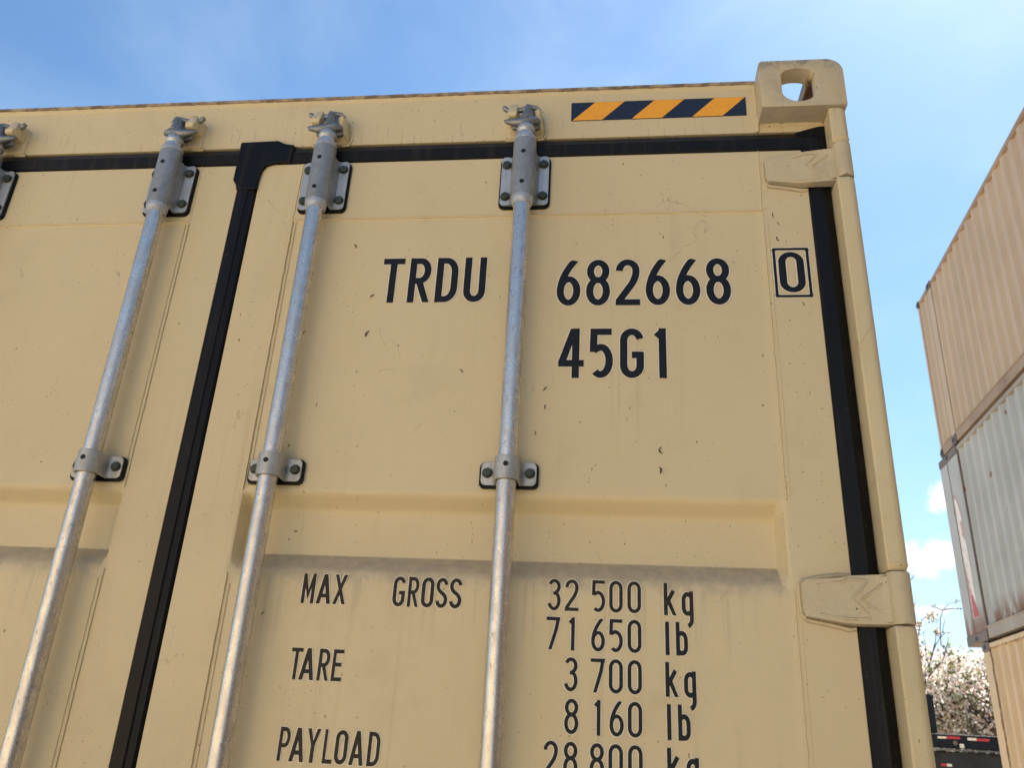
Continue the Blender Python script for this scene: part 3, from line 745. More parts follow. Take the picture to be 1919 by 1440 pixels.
def omega(x, z0, z1, ri, th, fw_, yb):
    """bent strap: flat feet on the door, arch over the bar"""
    c = BY; ro = ri + th; inn, out_ = [], []
    out_ += [(-fw_, yb - th), (-ro - .008, yb - th), (-ro - .003, yb - th - .002), (-ro - .0003, yb - th - .006)] + [(ro * math.cos(math.radians(t)), c + ro * math.sin(math.radians(t))) for t in range(180, 361, 12)] + [(ro + .0003, yb - th - .006), (ro + .003, yb - th - .002), (ro + .008, yb - th), (fw_, yb - th)]
    inn += [(-fw_, yb), (-ro - .006, yb), (-ri - .001, yb), (-ri, yb - .004)] + [(ri * math.cos(math.radians(t)), c + ri * math.sin(math.radians(t))) for t in range(180, 361, 12)] + [(ri, yb - .004), (ri + .001, yb), (ro + .006, yb), (fw_, yb)]
    n = len(out_); vs = []
    for z in (z0, z1): vs += [(x + a0, b0, z) for a0, b0 in out_] + [(x + a0, b0, z) for a0, b0 in inn]
    o2 = 2 * n; fs = []
    for i in range(n - 1):
        fs += [(i, i + 1, o2 + i + 1, o2 + i), (n + i, o2 + n + i, o2 + n + i + 1, n + i + 1), (i, n + i, n + i + 1, i + 1), (o2 + i, o2 + i + 1, o2 + n + i + 1, o2 + n + i)]
    fs += [(0, o2, o2 + n, n), (n - 1, 2 * n - 1, o2 + 2 * n - 1, o2 + n - 1)]
    bm = bmesh.new(); V = [bm.verts.new(v) for v in vs]
    for f in fs: bm.faces.new([V[i] for i in f])
    bmesh.ops.recalc_face_normals(bm, faces=bm.faces)
    ce = [e_ for e_ in bm.edges if abs(abs(e_.verts[0].co.x - x) - fw_) < 1e-6 and abs(abs(e_.verts[1].co.x - x) - fw_) < 1e-6 and abs(e_.verts[0].co.y - e_.verts[1].co.y) > 1e-4]
    bmesh.ops.bevel(bm, geom=ce, offset=.0085, segments=5, affect='EDGES', profile=.5)
    es = [e_ for e_ in bm.edges if len(e_.link_faces) == 2 and e_.calc_face_angle(0) > math.radians(60)]
    bmesh.ops.bevel(bm, geom=es, offset=.0009, segments=2, affect='EDGES', profile=.5, clamp_overlap=True)
    return bm
def pad(mb, x0, x1, z0, z1, r, y0, y1):
    mb.prism(rrect(x0, x1, z0, z1, r, 5), 'y', y0, y1)
def upper_bracket(x, zc=2.6415):
    mb = MB()
    mb.merge(omega(x, zc - .059, zc + .059, .0185, .0045, .0480, .0405))
    n = 32
    prof = [(.0180, zc - .0475), (.0226, zc - .0475), (.0232, zc - .0465), (.0232, zc + .0735), (.0226, zc + .0745), (.0180, zc + .0745)]
    vs = []
    for r_, z in prof: vs += [(x + r_ * math.cos(2 * math.pi * i / n), BY + r_ * math.sin(2 * math.pi * i / n), z) for i in range(n)]
    k = len(prof)
    mb.add(vs, [(j * n + i, j * n + (i + 1) % n, ((j + 1) % k) * n + (i + 1) % n, ((j + 1) % k) * n + i) for j in range(k) for i in range(n)])
    # webs fairing the sleeve into its plate
    for s_ in (1, -1):
        mb.hull([(x + s_ * a0, b0, zc + z) for a0, b0 in ((.0215, .014), (.0290, .0365), (.016, .0365), (.016, .014)) for z in (-.046, .056)], .0015)
    br = mb.build('bar_bracket', FORGED2, box_, smooth_ang=40)
    p_ = MB(); pad(p_, x - .0515, x + .0515, zc - .0635, zc + .0610, .012, .0408, FY + .0006); p_.build('backing_pad', RUBBER, br, bev=.001)
    for q_ in (-.0482, .0285):
        f_ = MB(); pad(f_, x + q_, x + q_ + .0197, zc - .0592, zc + .0592, .008, .0352, .0364); f_.build('flange_plate', PLATE, br, bev=.0004)
    for dx in (-.0375, .0375):
        for dz in (-.039, .038):
            b_ = MB(); hexbolt(b_, x + dx, zc + dz, .0350, .0088, .0068, random.uniform(0, 60)); b_.build('bolt', BOLT, br, smooth_ang=20)
    for dz in (.037, -.036):
        b_ = MB(); rivet(b_, x, zc + dz, BY - .0232); b_.build('rivet', HOLE, br, smooth_ang=30)
def clamp(x, zc):
    mb = MB(); mb.merge(omega(x, zc - .0205, zc + .0205, .0180, .0042, .0480, .0405))
    br = mb.build('bar_clamp', GALV2, box_, smooth_ang=40)
    p_ = MB(); pad(p_, x - .0515, x + .0515, zc - .0250, zc + .0215, .0095, .0408, FY + .0006); p_.build('backing_pad', RUBBER, br, bev=.001)
    for dx in (-.0370, .0370):
        b_ = MB(); hexbolt(b_, x + dx, zc + .001, .0360, .0082, .0068, random.uniform(0, 60)); b_.build('bolt', BOLT, br, smooth_ang=20)
    b_ = MB(); rivet(b_, x, zc + .004, BY - .0222, .0046); b_.build('rivet', HOLE, br, smooth_ang=30)
GALV2 = galv('clamp_zinc', (.48, .48, .45), .46, .65, 1.2)
def lock_bar(x, s_, tilt=0):
    """s_=+1: keeper's block on the left of the cam, as on the right-hand door"""
    mb = MB()
    mb.lathe([(.0165, .165), (.0165, .17), (.0168, 1.2), (.0168, 2.571), (.0155, 2.73), (.0155, 2.7555)], x, BY, 40)
    bar = mb.build('lock_bar', GALV, box_, smooth_ang=40)
    for pr_ in ([(.0172, 2.5640), (.0200, 2.5665), (.0216, 2.5740), (.0218, 2.5745), (.0218, 2.5905), (.0205, 2.5925)],
                [(.0205, 2.7170), (.0222, 2.7185), (.0222, 2.7265), (.0208, 2.7295), (.0165, 2.7330)],
                [(.0150, 2.7390), (.0182, 2.7425), (.0192, 2.7475), (.0176, 2.7535), (.0150, 2.7570)]):
        c_ = MB(); c_.lathe(pr_, x, BY, 32); c_.build('collar', PLATE, bar, smooth_ang=35)
    # cam head: hub, crescent horns, central fin, cross pin
    k = MB()
    def Q(dx, y, z): return (x + s_ * dx, y, z)
    k.lathe([(.0150, 2.7545), (.0165, 2.7580), (.0160, 2.7680), (.0120, 2.7800), (.007, 2.790)], x, BY, 24)
    k.tube([Q(-.0455, .010, 2.7735), Q(-.040, .008, 2.7690), Q(-.028, .006, 2.7655), Q(-.014, .006, 2.7640), Q(0, .006, 2.7655), Q(.013, .007, 2.7700), Q(.022, .010, 2.7705), Q(.0285, .014, 2.7705)],
           [.0022, .0050, .0072, .0098, .0115, .0095, .0070, .0038], 12)
    k.tube([Q(-.030, .024, 2.768), Q(-.012, .026, 2.768), Q(.012, .028, 2.770), Q(.026, .030, 2.772)], [.006, .010, .010, .006], 10)
    k.hull([Q(-.0155, .006, 2.766), Q(.0155, .008, 2.768), Q(-.0145, .030, 2.768), Q(.0145, .030, 2.770), Q(-.0035, -.004, 2.775), Q(.0035, -.004, 2.775), Q(-.0010, .004, 2.8090), Q(.0075, .004, 2.8090), Q(-.0030, .026, 2.8130), Q(.0110, .026, 2.8130)], .0030, 3)
    k.hull([Q(-.0040, -.0075, 2.770), Q(.0050, -.0075, 2.770), Q(.0078, -.0005, 2.8075), Q(-.0015, -.0005, 2.8070), Q(-.0055, .006, 2.772), Q(.0080, .006, 2.772), Q(-.0030, .010, 2.8110), Q(.0090, .010, 2.8110)], .0024, 3)
    k.hull([Q(-.014, .000, 2.7640), Q(.014, .002, 2.7660), Q(-.005, -.0065, 2.7720), Q(.006, -.0060, 2.7730), Q(-.016, .016, 2.7760), Q(.016, .018, 2.7770), Q(-.012, .016, 2.756), Q(.012, .016, 2.756)], .0035, 3)
    k.hull([Q(.0, .010, 2.786), Q(.020, .014, 2.772), Q(.024, .020, 2.7805), Q(.006, .012, 2.806), Q(.0, .026, 2.786), Q(.022, .028, 2.774), Q(.010, .026, 2.810), Q(.016, .020, 2.806)], .002, 2)
    k.tube([Q(-.0500, .018, 2.8165), Q(-.0470, .018, 2.8125), Q(-.040, .020, 2.8080), Q(-.030, .022, 2.8085), Q(-.010, .022, 2.8110), Q(.004, .020, 2.8140), Q(.018, .020, 2.8130), Q(.0265, .022, 2.8060)],
           [.0042, .0058, .0052, .0050, .0062, .0072, .0052, .0034], 12)
    k.build('cam_head', FORGED, bar, smooth_ang=50)
    # keeper welded to the header
    m2 = MB()
    m2.hull([Q(-.043, HDR_Y + .001, 2.756), Q(.034, HDR_Y + .001, 2.757), Q(-.043, HDR_Y + .001, 2.8215), Q(.030, HDR_Y + .001, 2.818), Q(-.040, HDR_Y - .006, 2.760), Q(.030, HDR_Y - .006, 2.760), Q(-.040, HDR_Y - .006, 2.818), Q(.027, HDR_Y - .006, 2.814)], .0025, 3)
    m2.hull([Q(-.0400, .046, 2.784), Q(-.0190, .046, 2.784), Q(-.0400, .046, 2.822), Q(-.0190, .046, 2.824), Q(-.0385, .0065, 2.7790), Q(-.0205, .0065, 2.7785), Q(-.0400, .0055, 2.7960), Q(-.0195, .0055, 2.7960), Q(-.0350, .014, 2.8185), Q(-.0210, .014, 2.8215)], .0022, 3)
    m2.hull([Q(-.0395, .010, 2.7945), Q(-.0192, .010, 2.7945), Q(-.0385, .0015, 2.7810), Q(-.0200, .0015, 2.7800), Q(-.0390, .001, 2.7925), Q(-.0195, .001, 2.7925), Q(-.037, .012, 2.7785), Q(-.021, .012, 2.7785)], .0018, 2)
    m2.hull([Q(.0145, .046, 2.765), Q(.0350, .046, 2.7620), Q(.0135, .046, 2.806), Q(.0290, .046, 2.809), Q(.0185, .012, 2.7860), Q(.0260, .012, 2.7800), Q(.0165, .012, 2.8020), Q(.0270, .012, 2.8040), Q(.031, .024, 2.766), Q(.030, .022, 2.803)], .0030, 3)
    m2.tube([Q(-.046, HDR_Y, 2.762), Q(-.044, HDR_Y, 2.7545), Q(-.02, HDR_Y, 2.7555)], [.002, .0032, .002], 8)
    m2.tube([Q(.020, HDR_Y, 2.7545), Q(.034, HDR_Y, 2.7560), Q(.039, HDR_Y, 2.770), Q(.037, HDR_Y, 2.792), Q(.031, HDR_Y, 2.812)], [.002, .0035, .0035, .003, .002], 8)
    m2.build('cam_keeper', TAN, top_rail, smooth_ang=45)
    upper_bracket(x)
    for z in (2.0255, 1.02): clamp(x, z)
for x, s_ in ((.589, 1), (.171, 1), (-.168, -1), (-.589, -1)): lock_bar(x, s_)

# ---- lettering on the right door
TYB = FY + .0022 - .0010      # on the sheet
EDGE = .0015
for m_ in (VINYL, VINYL2): m_.node_tree.nodes['Principled BSDF'].inputs['Specular IOR Level'].default_value = .28
def line(items, name='lettering', m1=VINYL, t=.13, label=None):
    mb = MB()
    for s_, x, z, h, adv in items: put_text(mb, s_, x, z, h, TYB, t, adv, outline=EDGE * (1 if h > .08 else .8))
    o = mb.build(name, [m1, VINYLE], door_r, recalc=False)
    if label: tag(o, label)
    return o
line([('T', .3165, 2.370, .0995, None), ('R', .3710, 2.370, .0995, None), ('D', .4250, 2.370, .0995, None), ('U', .4800, 2.370, .0995, None)], t=.135, label='owner code letters TRDU')
mb = MB(); put_text(mb, '682668', .6600, 2.3605, .1000, TYB, .13, .0556, 1.045, outline=EDGE); tag(mb.build('lettering', [VINYL, VINYLE], door_r, recalc=False), 'serial digits 682668')
line([('4', .6675, 2.212, .1000, None), ('5', .7235, 2.212, .1, None), ('G', .7790, 2.212, .1, None), ('1', .8420, 2.212, .1, None)], t=.135, label='size and type code 45G1')
mb = MB(); put_text(mb, '0', 1.0712, 2.3840, .0865, FY - .0010, .125, None, 1.24, outline=EDGE)
bx0, bx1, bz0, bz1, bt = 1.0620, 1.1275, 2.3735, 2.4795, .0052
for x0_, x1_, z0_, z1_ in ((bx0, bx1, bz1 - bt, bz1), (bx0, bx1, bz0, bz0 + bt), (bx0, bx0 + bt, bz0 + bt, bz1 - bt), (bx1 - bt, bx1, bz0 + bt, bz1 - bt)):
    mb.add([(x0_, FY - .0010, z0_), (x1_, FY - .0010, z0_), (x1_, FY - .0010, z1_), (x0_, FY - .0010, z1_)], [(0, 1, 2, 3)], 0)
    mb.add([(x0_ - EDGE, FY - .0007, z0_ - EDGE), (x1_ + EDGE, FY - .0007, z0_ - EDGE), (x1_ + EDGE, FY - .0007, z1_ + EDGE), (x0_ - EDGE, FY - .0007, z1_ + EDGE)], [(0, 1, 2, 3)], 1)
tag(mb.build('lettering', [VINYL, VINYLE], door_r, recalc=False), 'boxed check digit 0')
H5 = .0505
c0, c1, c2, c3, c4, ck, cg = .6620, .6905, .7335, .7615, .7905, .8480, .8755
rows = [(1.8010, '3', '2', '500', 'kg'), (1.7405, '7', '1', '650', 'lb'), (1.6795, '', '3', '700', 'kg'), (1.6185, '', '8', '160', 'lb'), (1.5575, '2', '8', '800', 'kg')]
for z, a0, b0, c_, un in rows:
    m1 = VINYL if z < 1.75 else VINYL2
    it = []
    if a0: it.append((a0, c0 + (.002 if z < 1.6 else 0), z, H5, None))
    it.append((b0, c1 + (.0072 if b0 == '1' else .0035 if b0 == '8' else .0012 if b0 == '3' else 0), z, H5, None))
    line(it, m1=m1, t=.112, label='weight figure ' + a0 + b0)
    line([(ch, xx + (.006 if ch == '1' else .0012 if ch == '6' and xx == c3 else 0), z, H5, None) for ch, xx in zip(c_, (c2, c3, c4))], m1=m1, t=.112, label='weight figure ' + c_)
    mb = MB()
    put_text(mb, un[0], ck + (0 if un == 'kg' else .0012), z - .001, H5, TYB, .142, None, .87, outline=EDGE * .8)
    put_text(mb, un[1], cg if un == 'kg' else .8655, z - .001, H5, TYB, .142, None, .87, outline=EDGE * .8)
    tag(mb.build('lettering', [m1, VINYLE], door_r, recalc=False), 'weight unit ' + un)
def word(s_, z, xs, h=.0490, t=.128):
    mb = MB()
    for ch, x, wd in zip(s_, xs[::2], xs[1::2]):
        g_, W_ = glyph(ch, t); put_text(mb, ch, x, z, h, TYB, t, None, wd / (W_ * h), outline=EDGE * .8)
    tag(mb.build('lettering', [VINYL2, VINYLE], door_r, recalc=False), 'word ' + s_)
word('MAX', 1.7983, (.2495, .0218, .2767, .0228, .3045, .0210))
word('GROSS', 1.7983, (.4055, .0205, .4308, .0182, .4536, .0209, .4777, .0200, .5006, .0207))
word('TARE', 1.6778, (.2478, .0188, .2658, .0228, .2948, .0188, .3183, .0178))
word('PAYLOAD', 1.5577, (.2486, .0180, .2687, .0220, .2935, .0208, .3214, .0160, .3397, .0202, .3645, .0212, .3920, .0192))

# ================================================================== STACK OF CONTAINERS ON THE RIGHT
A0 = Vector((5.49188894, 10.17742644, 0)); TH = math.radians(184.07)
DD = Vector((math.sin(TH), math.cos(TH), 0)); NN = Vector((DD.y, -DD.x, 0))  # NN points out of the visible side (-X)
if NN.x > 0: NN = -NN
def SP(s_, o_, z): p = A0 + DD * s_ + NN * o_; return (p.x, p.y, z)
def rusty(name, col, col2, rustf, lowrust=None, pat=None):
    m, t, b = mat(name); P, _ = pos(t)
    c = mixc(t, smooth(t, noise(t, P, 1.2, 4, .6), .3, .7), col, col2)
    c = mixc(t, math_n(t, 'MULTIPLY', smooth(t, noise(t, P, 1, 4, .6, (12, 12, .5)), .5, .75), .25), c, tuple(x * .65 for x in col))
    rs = smooth(t, noise(t, P, 5.0, 4, .55, (1, 1, .6)), .70 - rustf * .06, .73 - rustf * .06)
    if lowrust:
        sx = t.nodes.new('ShaderNodeSeparateXYZ'); t.links.new(P, sx.inputs[0])
        zf = smooth(t, sx.outputs[2], lowrust[0], lowrust[1], 1, 0)
        wv = smooth(t, noise(t, P, 1.0, 4, .6, (6.5, 6.5, 1.7)), .40, .50)
        rs = math_n(t, 'MAXIMUM', rs, math_n(t, 'MULTIPLY', zf, wv))
    c = mixc(t, math_n(t, 'MULTIPLY', rs, .92), c, mixc(t, noise(t, P, 40, 3), (.10, .035, .012), (.24, .10, .035)))
    t.links.new(c, b.inputs['Base Color']); b.inputs['Roughness'].default_value = .6
    bump(t, b, noise(t, P, 3, 3), .02); return m
TAN_OLD = rusty('weathered_tan_paint', (.455, .345, .245), (.405, .31, .22), -.6)
TAN_LOW = rusty('faded_tan_paint', (.58, .43, .27), (.52, .385, .24), -.9)
GREY_OLD = rusty('weathered_grey_paint', (.40, .41, .405), (.34, .35, .345), .35, (3.25, 3.62))
GRIME = rusty('grimy_brown_steel', (.10, .075, .058), (.17, .13, .10), .8)
RAILG = rusty('dirty_rail_paint', (.33, .30, .26), (.26, .22, .18), .5)
RAILT = rusty('shadow_tan_rail', (.34, .25, .17), (.24, .17, .11), .5)  # rusty tan rail, its colour darkened to stand in for deep shadows
REDL = plain('faded_red_label', (.42, .085, .10), .6, 0, .2, 9, 0)
WHTL = plain('peeled_white_label', (.66, .63, .60), .6, 0, .12, 14, 0)
PINKL = plain('pale_pink_residue', (.45, .32, .32), .7, 0, .2, 14, 0)

def sbox(mb, s0, s1, o0, o1, z0, z1, mi=0):
    vs = [SP(s_, o_, z) for z in (z0, z1) for o_ in (o0, o1) for s_ in (s0, s1)]
    mb.add(vs, [(0, 2, 3, 1), (4, 5, 7, 6), (0, 1, 5, 4), (2, 6, 7, 3), (0, 4, 6, 2), (1, 3, 7, 5)], mi)
def scorr(mb, s0, s1, z0, z1, pitch=.263, lo=-.012, hi=-.048, ph=0):
    p = [(s0, lo)]; s_ = s0 + ph
    while s_ < s1:
        for a0, b0 in ((0, lo), (.27, lo), (.50, hi), (.77, hi)):
            q = s_ + a0 * pitch
            if s0 < q < s1: p.append((q, b0))
        s_ += pitch
    p.append((s1, p[-1][1]))
    vs = [SP(a0, b0, z) for a0, b0 in p for z in (z0, z1)]
    mb.add(vs, [(2 * i, 2 * i + 1, 2 * i + 3, 2 * i + 2) for i in range(len(p) - 1)])
WID = -2.43
def stack_box(label, z0, z1, sA, sB, wallm, postm, railm, posts, castz, group, kind):
    t = empty('shipping_container', SP(0, 0, z0), label, 'shipping container', group); off = Vector(t.location)
    t.location = (0, 0, 0)
    H_ = z1 - z0
    rb, rt = z0 + castz[0], z1 - .075
    # wall
    mb = MB(); 
    edges = sorted([sA] + [v for p in posts for v in p] + [sB])
    segs = [(edges[i], edges[i + 1]) for i in range(0, len(edges), 2)]
    for a0, b0 in segs:
        if b0 - a0 > .02: scorr(mb, a0, b0, rb - .01, rt + .01)
    mb.build('side_wall', wallm, t, recalc=False, smooth_ang=20)
    # top and bottom rails
    mb = MB(); sbox(mb, sA, sB, -.09, 0.0, rt, z1 - .018); mb.build('top_rail', railm, t, bev=.006)
    mb = MB()
    for a0, b0 in segs:
        if b0 - a0 > .02: sbox(mb, a0, b0, -.10, -.002, z0 + .022, rb); sbox(mb, a0, b0, -.08, .010, rb - .012, rb + .006)
    mb.build('bottom_rail', railm, t, bev=.006)
    for p0, p1 in posts:
        mb = MB(); c_ = .16
        sbox(mb, p0 + .004, p1 - .004, -.12, .003, z0 + .13, z1 - .11)
        mb.build('corner_post', postm, t, bev=.008)
        for zb in ((z0, z0 + .128), (z1 - .108, z1)):
            mb = MB(); sbox(mb, p0, p1, -.16, .012, *zb)
            for cs in ((p0 + p1) / 2,):
                pr = [(cs + .055 * math.cos(math.radians(q)), (zb[0] + zb[1]) / 2 + .032 * math.sin(math.radians(q))) for q in range(0, 360, 24)]
                n = len(pr); mb.add([SP(a0, .0135, b0) for a0, b0 in pr], [tuple(range(n))], 1)
            mb.build('corner_casting', [GRIME, HOLE], t, bev=.008)
    # far side, roof, ends
    mb = MB(); sbox(mb, sA + .02, sB - .02, WID, WID + .03, z0 + .02, z1 - .02); sbox(mb, sA + .03, sB - .03, WID + .03, -.095, z1 - .05, z1 - .03)
    mb.build('roof', wallm, t)
    mb = MB(); sbox(mb, sA, sA + .028, WID, -.12, z0 + .02, z1 - .02); mb.build('end_wall', wallm, t)
    mb = MB(); sbox(mb, sB - .028, sB, WID, -.12, z0 + .02, z1 - .02); mb.build('end_wall', wallm, t)
    mb = MB(); sbox(mb, sA + .03, sB - .03, WID + .03, -.11, z0 + .06, z0 + .10); mb.build('floor_deck', GRIME, t)
    return t
stk = 'containers stacked three high on the right'
low = stack_box('faded tan container at the bottom of the stack beside the blossom tree', .20, 3.09, -.16, 12.03, TAN_LOW, TAN_LOW, TAN_LOW, [(-.16, .09), (11.85, 12.03)], (.13,), stk, 0)
mid = stack_box('grey corrugated container with rust streaks and a torn red label, mid stack', 3.105, 5.695, -.68, 11.5, GREY_OLD, GREY_OLD, RAILG, [(-.68, .12), (11.3, 11.5)], (.165,), stk, 1)
topc = stack_box('tan corrugated container on top of the stack against the sky', 5.71, 8.27, -.52, 11.66, TAN_OLD, TAN_OLD, RAILT, [(-.52, -.44), (.015, .19), (11.5, 11.66)], (.155,), stk, 2)
# containers added out of view, for bounced light and reflections on doors and bars
ST = (A0, DD, NN)
A0 = Vector((-1.2, -9.6, 0)); DD = Vector((-1, 0, 0)); NN = Vector((0, 1, 0))
stack_box('added unseen tan container behind the viewer, bouncing light onto the doors', .02, 2.60, 0, 12.19, TAN_LOW, TAN_LOW, TAN_LOW, [(0, .17), (12.02, 12.19)], (.13,), 'added containers out of view behind the viewer', 0)
stack_box('added unseen pale tan container stacked on top, bouncing light onto the doors', 2.61, 5.20, 0, 12.19, TAN_LOW, TAN_LOW, TAN_LOW, [(0, .17), (12.02, 12.19)], (.13,), 'added containers out of view behind the viewer', 0)
A0 = Vector((4.55, -2.6, 0)); DD = Vector((0, -1, 0)); NN = Vector((-1, 0, 0))
stack_box('added unseen grey container behind right, a dark reflection for the lock bars', .02, 2.61, 0, 12.19, GREY_OLD, GREY_OLD, RAILG, [(0, .17), (12.02, 12.19)], (.13,), 'added containers out of view behind right', 0)
stack_box('added unseen weathered tan container on the grey one, for the dark bar reflection', 2.62, 5.21, 0, 12.19, TAN_OLD, TAN_OLD, RAILT, [(0, .17), (12.02, 12.19)], (.13,), 'added containers out of view behind right', 0)
A0, DD, NN = ST
# grooves and label on the grey end post
mb = MB(); sbox(mb, -.345, -.325, .0035, .0065, 3.25, 5.58); sbox(mb, .112, .150, -.02, .0075, 3.26, 5.60)
mb.build('post_edge', GRIME, mid)
mb = MB()
def sheet(pts, o_, mi): mb.add([SP(a0, o_, b0) for a0, b0 in pts], [tuple(range(len(pts)))], mi)
sheet([(-.32, 3.42), (-.10, 3.42), (-.08, 3.70), (-.07, 4.2), (-.10, 4.75), (-.16, 4.98), (-.24, 5.08), (-.30, 5.10), (-.32, 4.6)], .0045, 2)
sheet([(-.30, 4.20), (-.19, 3.72), (-.085, 3.52), (-.09, 3.95), (-.10, 4.4), (-.12, 4.72), (-.17, 4.92), (-.23, 5.02), (-.295, 5.05), (-.30, 4.7)], .0055, 1)
sheet([(-.25, 3.43), (-.085, 3.43), (-.085, 3.52), (-.19, 3.72), (-.25, 3.72)], .0065, 0)
sheet([(-.20, 4.50), (-.12, 4.42), (-.115, 4.62), (-.15, 4.72), (-.20, 4.68)], .0065, 2)
o = mb.build('torn_label', [REDL, WHTL, PINKL], mid, recalc=False); tag(o, 'torn red and white label on the end post')
# rust run on the lower container post
mb = MB(); rnd = random.Random(4)
z = 3.0
while z > 1.4:
    h = rnd.uniform(.05, .22); s_ = .085 + rnd.uniform(-.012, .012)
    sbox(mb, s_, s_ + rnd.uniform(.008, .022), .004, .0055 + rnd.uniform(0, .001), z - h, z); z -= h + rnd.uniform(0, .05)
for k in range(16):
    s_ = .12 + k * .13 + rnd.uniform(-.02, .02); sbox(mb, s_, s_ + rnd.uniform(.03, .08), .001, .003, 2.998 + rnd.uniform(-.006, .006), 3.012)
mb.build('rust_streak', rusty('rust_run', (.20, .11, .05), (.30, .18, .08), 1), low)

# ================================================================== TRAILER BEHIND
tr = empty('flatbed_trailer', (0, 0, 0), 'black flatbed trailer with red and white reflective tape below the blossom tree', 'trailer')
BLK = plain('glossy_black_paint', (.006, .008, .014), .55, 0, .3, 6, 0)
BLK2 = plain('dull_dark_paint', (.030, .030, .030), .7, 0, .2, 3, 0)
TRY = 18.0
for m_ in (BLK, BLK2): m_.node_tree.nodes['Principled BSDF'].inputs['Specular IOR Level'].default_value = .18
def part(name, m_, boxes, par=tr, bev=0):
    mb = MB()
    for b_ in boxes: mb.box(*b_)
    return mb.build(name, m_, par, bev=bev)
part('deck', plain('worn_deck_timber', (.22, .19, .15), .8), [(6.0, 18.5, TRY + .03, TRY + 2.4, 2.215, 2.262)])
part('side_rail', BLK, [(6.0, 18.5, TRY, TRY + .06, 1.985, 2.235)], bev=.006)
part('rub_rail', plain('highlight_grey_rail', (.10, .10, .10), .4), [(6.0, 18.5, TRY - .05, TRY + .01, 1.945, 1.972), (6.0, 18.5, TRY - .02, TRY + .04, 2.238, 2.252)], bev=.003)  # lighter grey paints in the light reflecting off the rail and deck edges
part('lower_panel', BLK2, [(6.0, 18.5, TRY + .05, TRY + .10, 1.05, 1.90)])
part('lower_lip', BLK, [(6.0, 18.5, TRY - .01, TRY + .09, 1.902, 1.925)])
part('headboard', BLK, [(6.9, 7.50, TRY + .2, TRY + .28, 2.262, 3.02), (7.40, 7.52, TRY + .15, TRY + .20, 2.262, 3.0)])
RT = plain('red_reflective_tape', (.42, .012, .02), .35, 0, .1, 20, 0); WT = plain('cream_reflective_tape', (.70, .63, .50), .4, 0, .1, 20, 0)
for x0, x1, m_, z0, z1 in [(7.45, 7.62, WT, 2.165, 2.205), (7.62, 7.89, RT, 2.165, 2.215), (8.03, 8.20, WT, 2.155, 2.205), (8.20, 8.45, RT, 2.15, 2.20), (8.9, 9.07, WT, 2.155, 2.205), (9.07, 9.35, RT, 2.15, 2.20)]:
    part('reflective_tape', m_, [(x0, x1, TRY - .004, TRY, z0, z1)])
for x0, x1, m_ in [(7.46, 7.575, RT), (7.575, 7.67, WT), (8.9, 9.0, RT), (9.0, 9.1, WT)]: part('reflective_tape', m_, [(x0, x1, TRY + .044, TRY + .05, 1.645, 1.695)])
mb = MB(); pr = [(7.775 + .045 * math.cos(2 * math.pi * i / 20), 2.095 + .045 * math.sin(2 * math.pi * i / 20)) for i in range(20)]; mb.prism(pr, 'y', TRY - .02, TRY); mb.build('marker_light', plain('dull_amber_lens', (.12, .09, .05), .3), tr, bev=.004)
part('data_plate', WT, [(7.86, 7.945, TRY - .004, TRY, 2.0, 2.08)])
for i, x in enumerate((7.2, 9.2, 15.5, 16.8)):
    if i < 2: continue
    mb = MB(); n = 36
    prof = [(.20, -.12), (.44, -.13), (.50, -.10), (.50, .10), (.44, .13), (.20, .12)]; vs = []
    for r_, yy in prof: vs += [(x + r_ * math.cos(2 * math.pi * k / n), TRY + .35 + yy, .5 + r_ * math.sin(2 * math.pi * k / n)) for k in range(n)]
    mb.add(vs, [(j * n + k, j * n + (k + 1) % n, (j + 1) * n + (k + 1) % n, (j + 1) * n + k) for j in range(5) for k in range(n)] + [tuple(range(n)), tuple(range(5 * n, 6 * n))])
    mb.build('wheel', RUBBER, tr)
part('landing_leg', BLK2, [(7.6, 7.75, TRY + .5, TRY + .65, 0, 1.95), (7.6, 7.75, TRY + 1.75, TRY + 1.9, 0, 1.95)])

# ================================================================== BLOSSOM TREE
tree = empty('blossom_tree', (0, 0, 0), 'white and pink blossoming tree behind the black trailer', 'tree')
rng = np.random.default_rng(7); rnd = random.Random(7)
BARK = plain('grey_bark', (.085, .068, .055), .9, 0, .3, 8, .004)
TX, TY = 10.9, 25.0
tm = MB(); tips = []
def limb(p, d, L_, r_, lvl):
    p = Vector(p); d = Vector(d).normalized(); pts = [p.copy()]; n = 5
    for i in range(n):
        d = (d + Vector((rnd.gauss(0, .13), rnd.gauss(0, .13), rnd.gauss(.03, .08)))).normalized(); p = p + d * L_ / n; pts.append(p.copy())
    tm.tube(pts, [r_ * (1 - .45 * i / n) for i in range(n + 1)], 6 if lvl > 1 else 10)
    if lvl < 4:
        for k in range(4 if lvl < 2 else 3):
            q = pts[rnd.choice((2, 3, 4, 5))]; ax = Vector((rnd.gauss(0, 1), rnd.gauss(0, 1), rnd.uniform(-.1, .8))).normalized()
            limb(q, (d * .7 + ax * .8), L_ * rnd.uniform(.55, .75), r_ * .5, lvl + 1)
    if lvl >= 2: tips.extend((q.x, q.y, q.z) for q in pts[2:])
limb((TX, TY, 0), (0, 0, 1), 1.9, .22, 0)
for k in range(6):
    an = k * 1.05 + .3; limb((TX, TY, 1.7), (math.cos(an), math.sin(an), .75), 2.0, .11, 1)
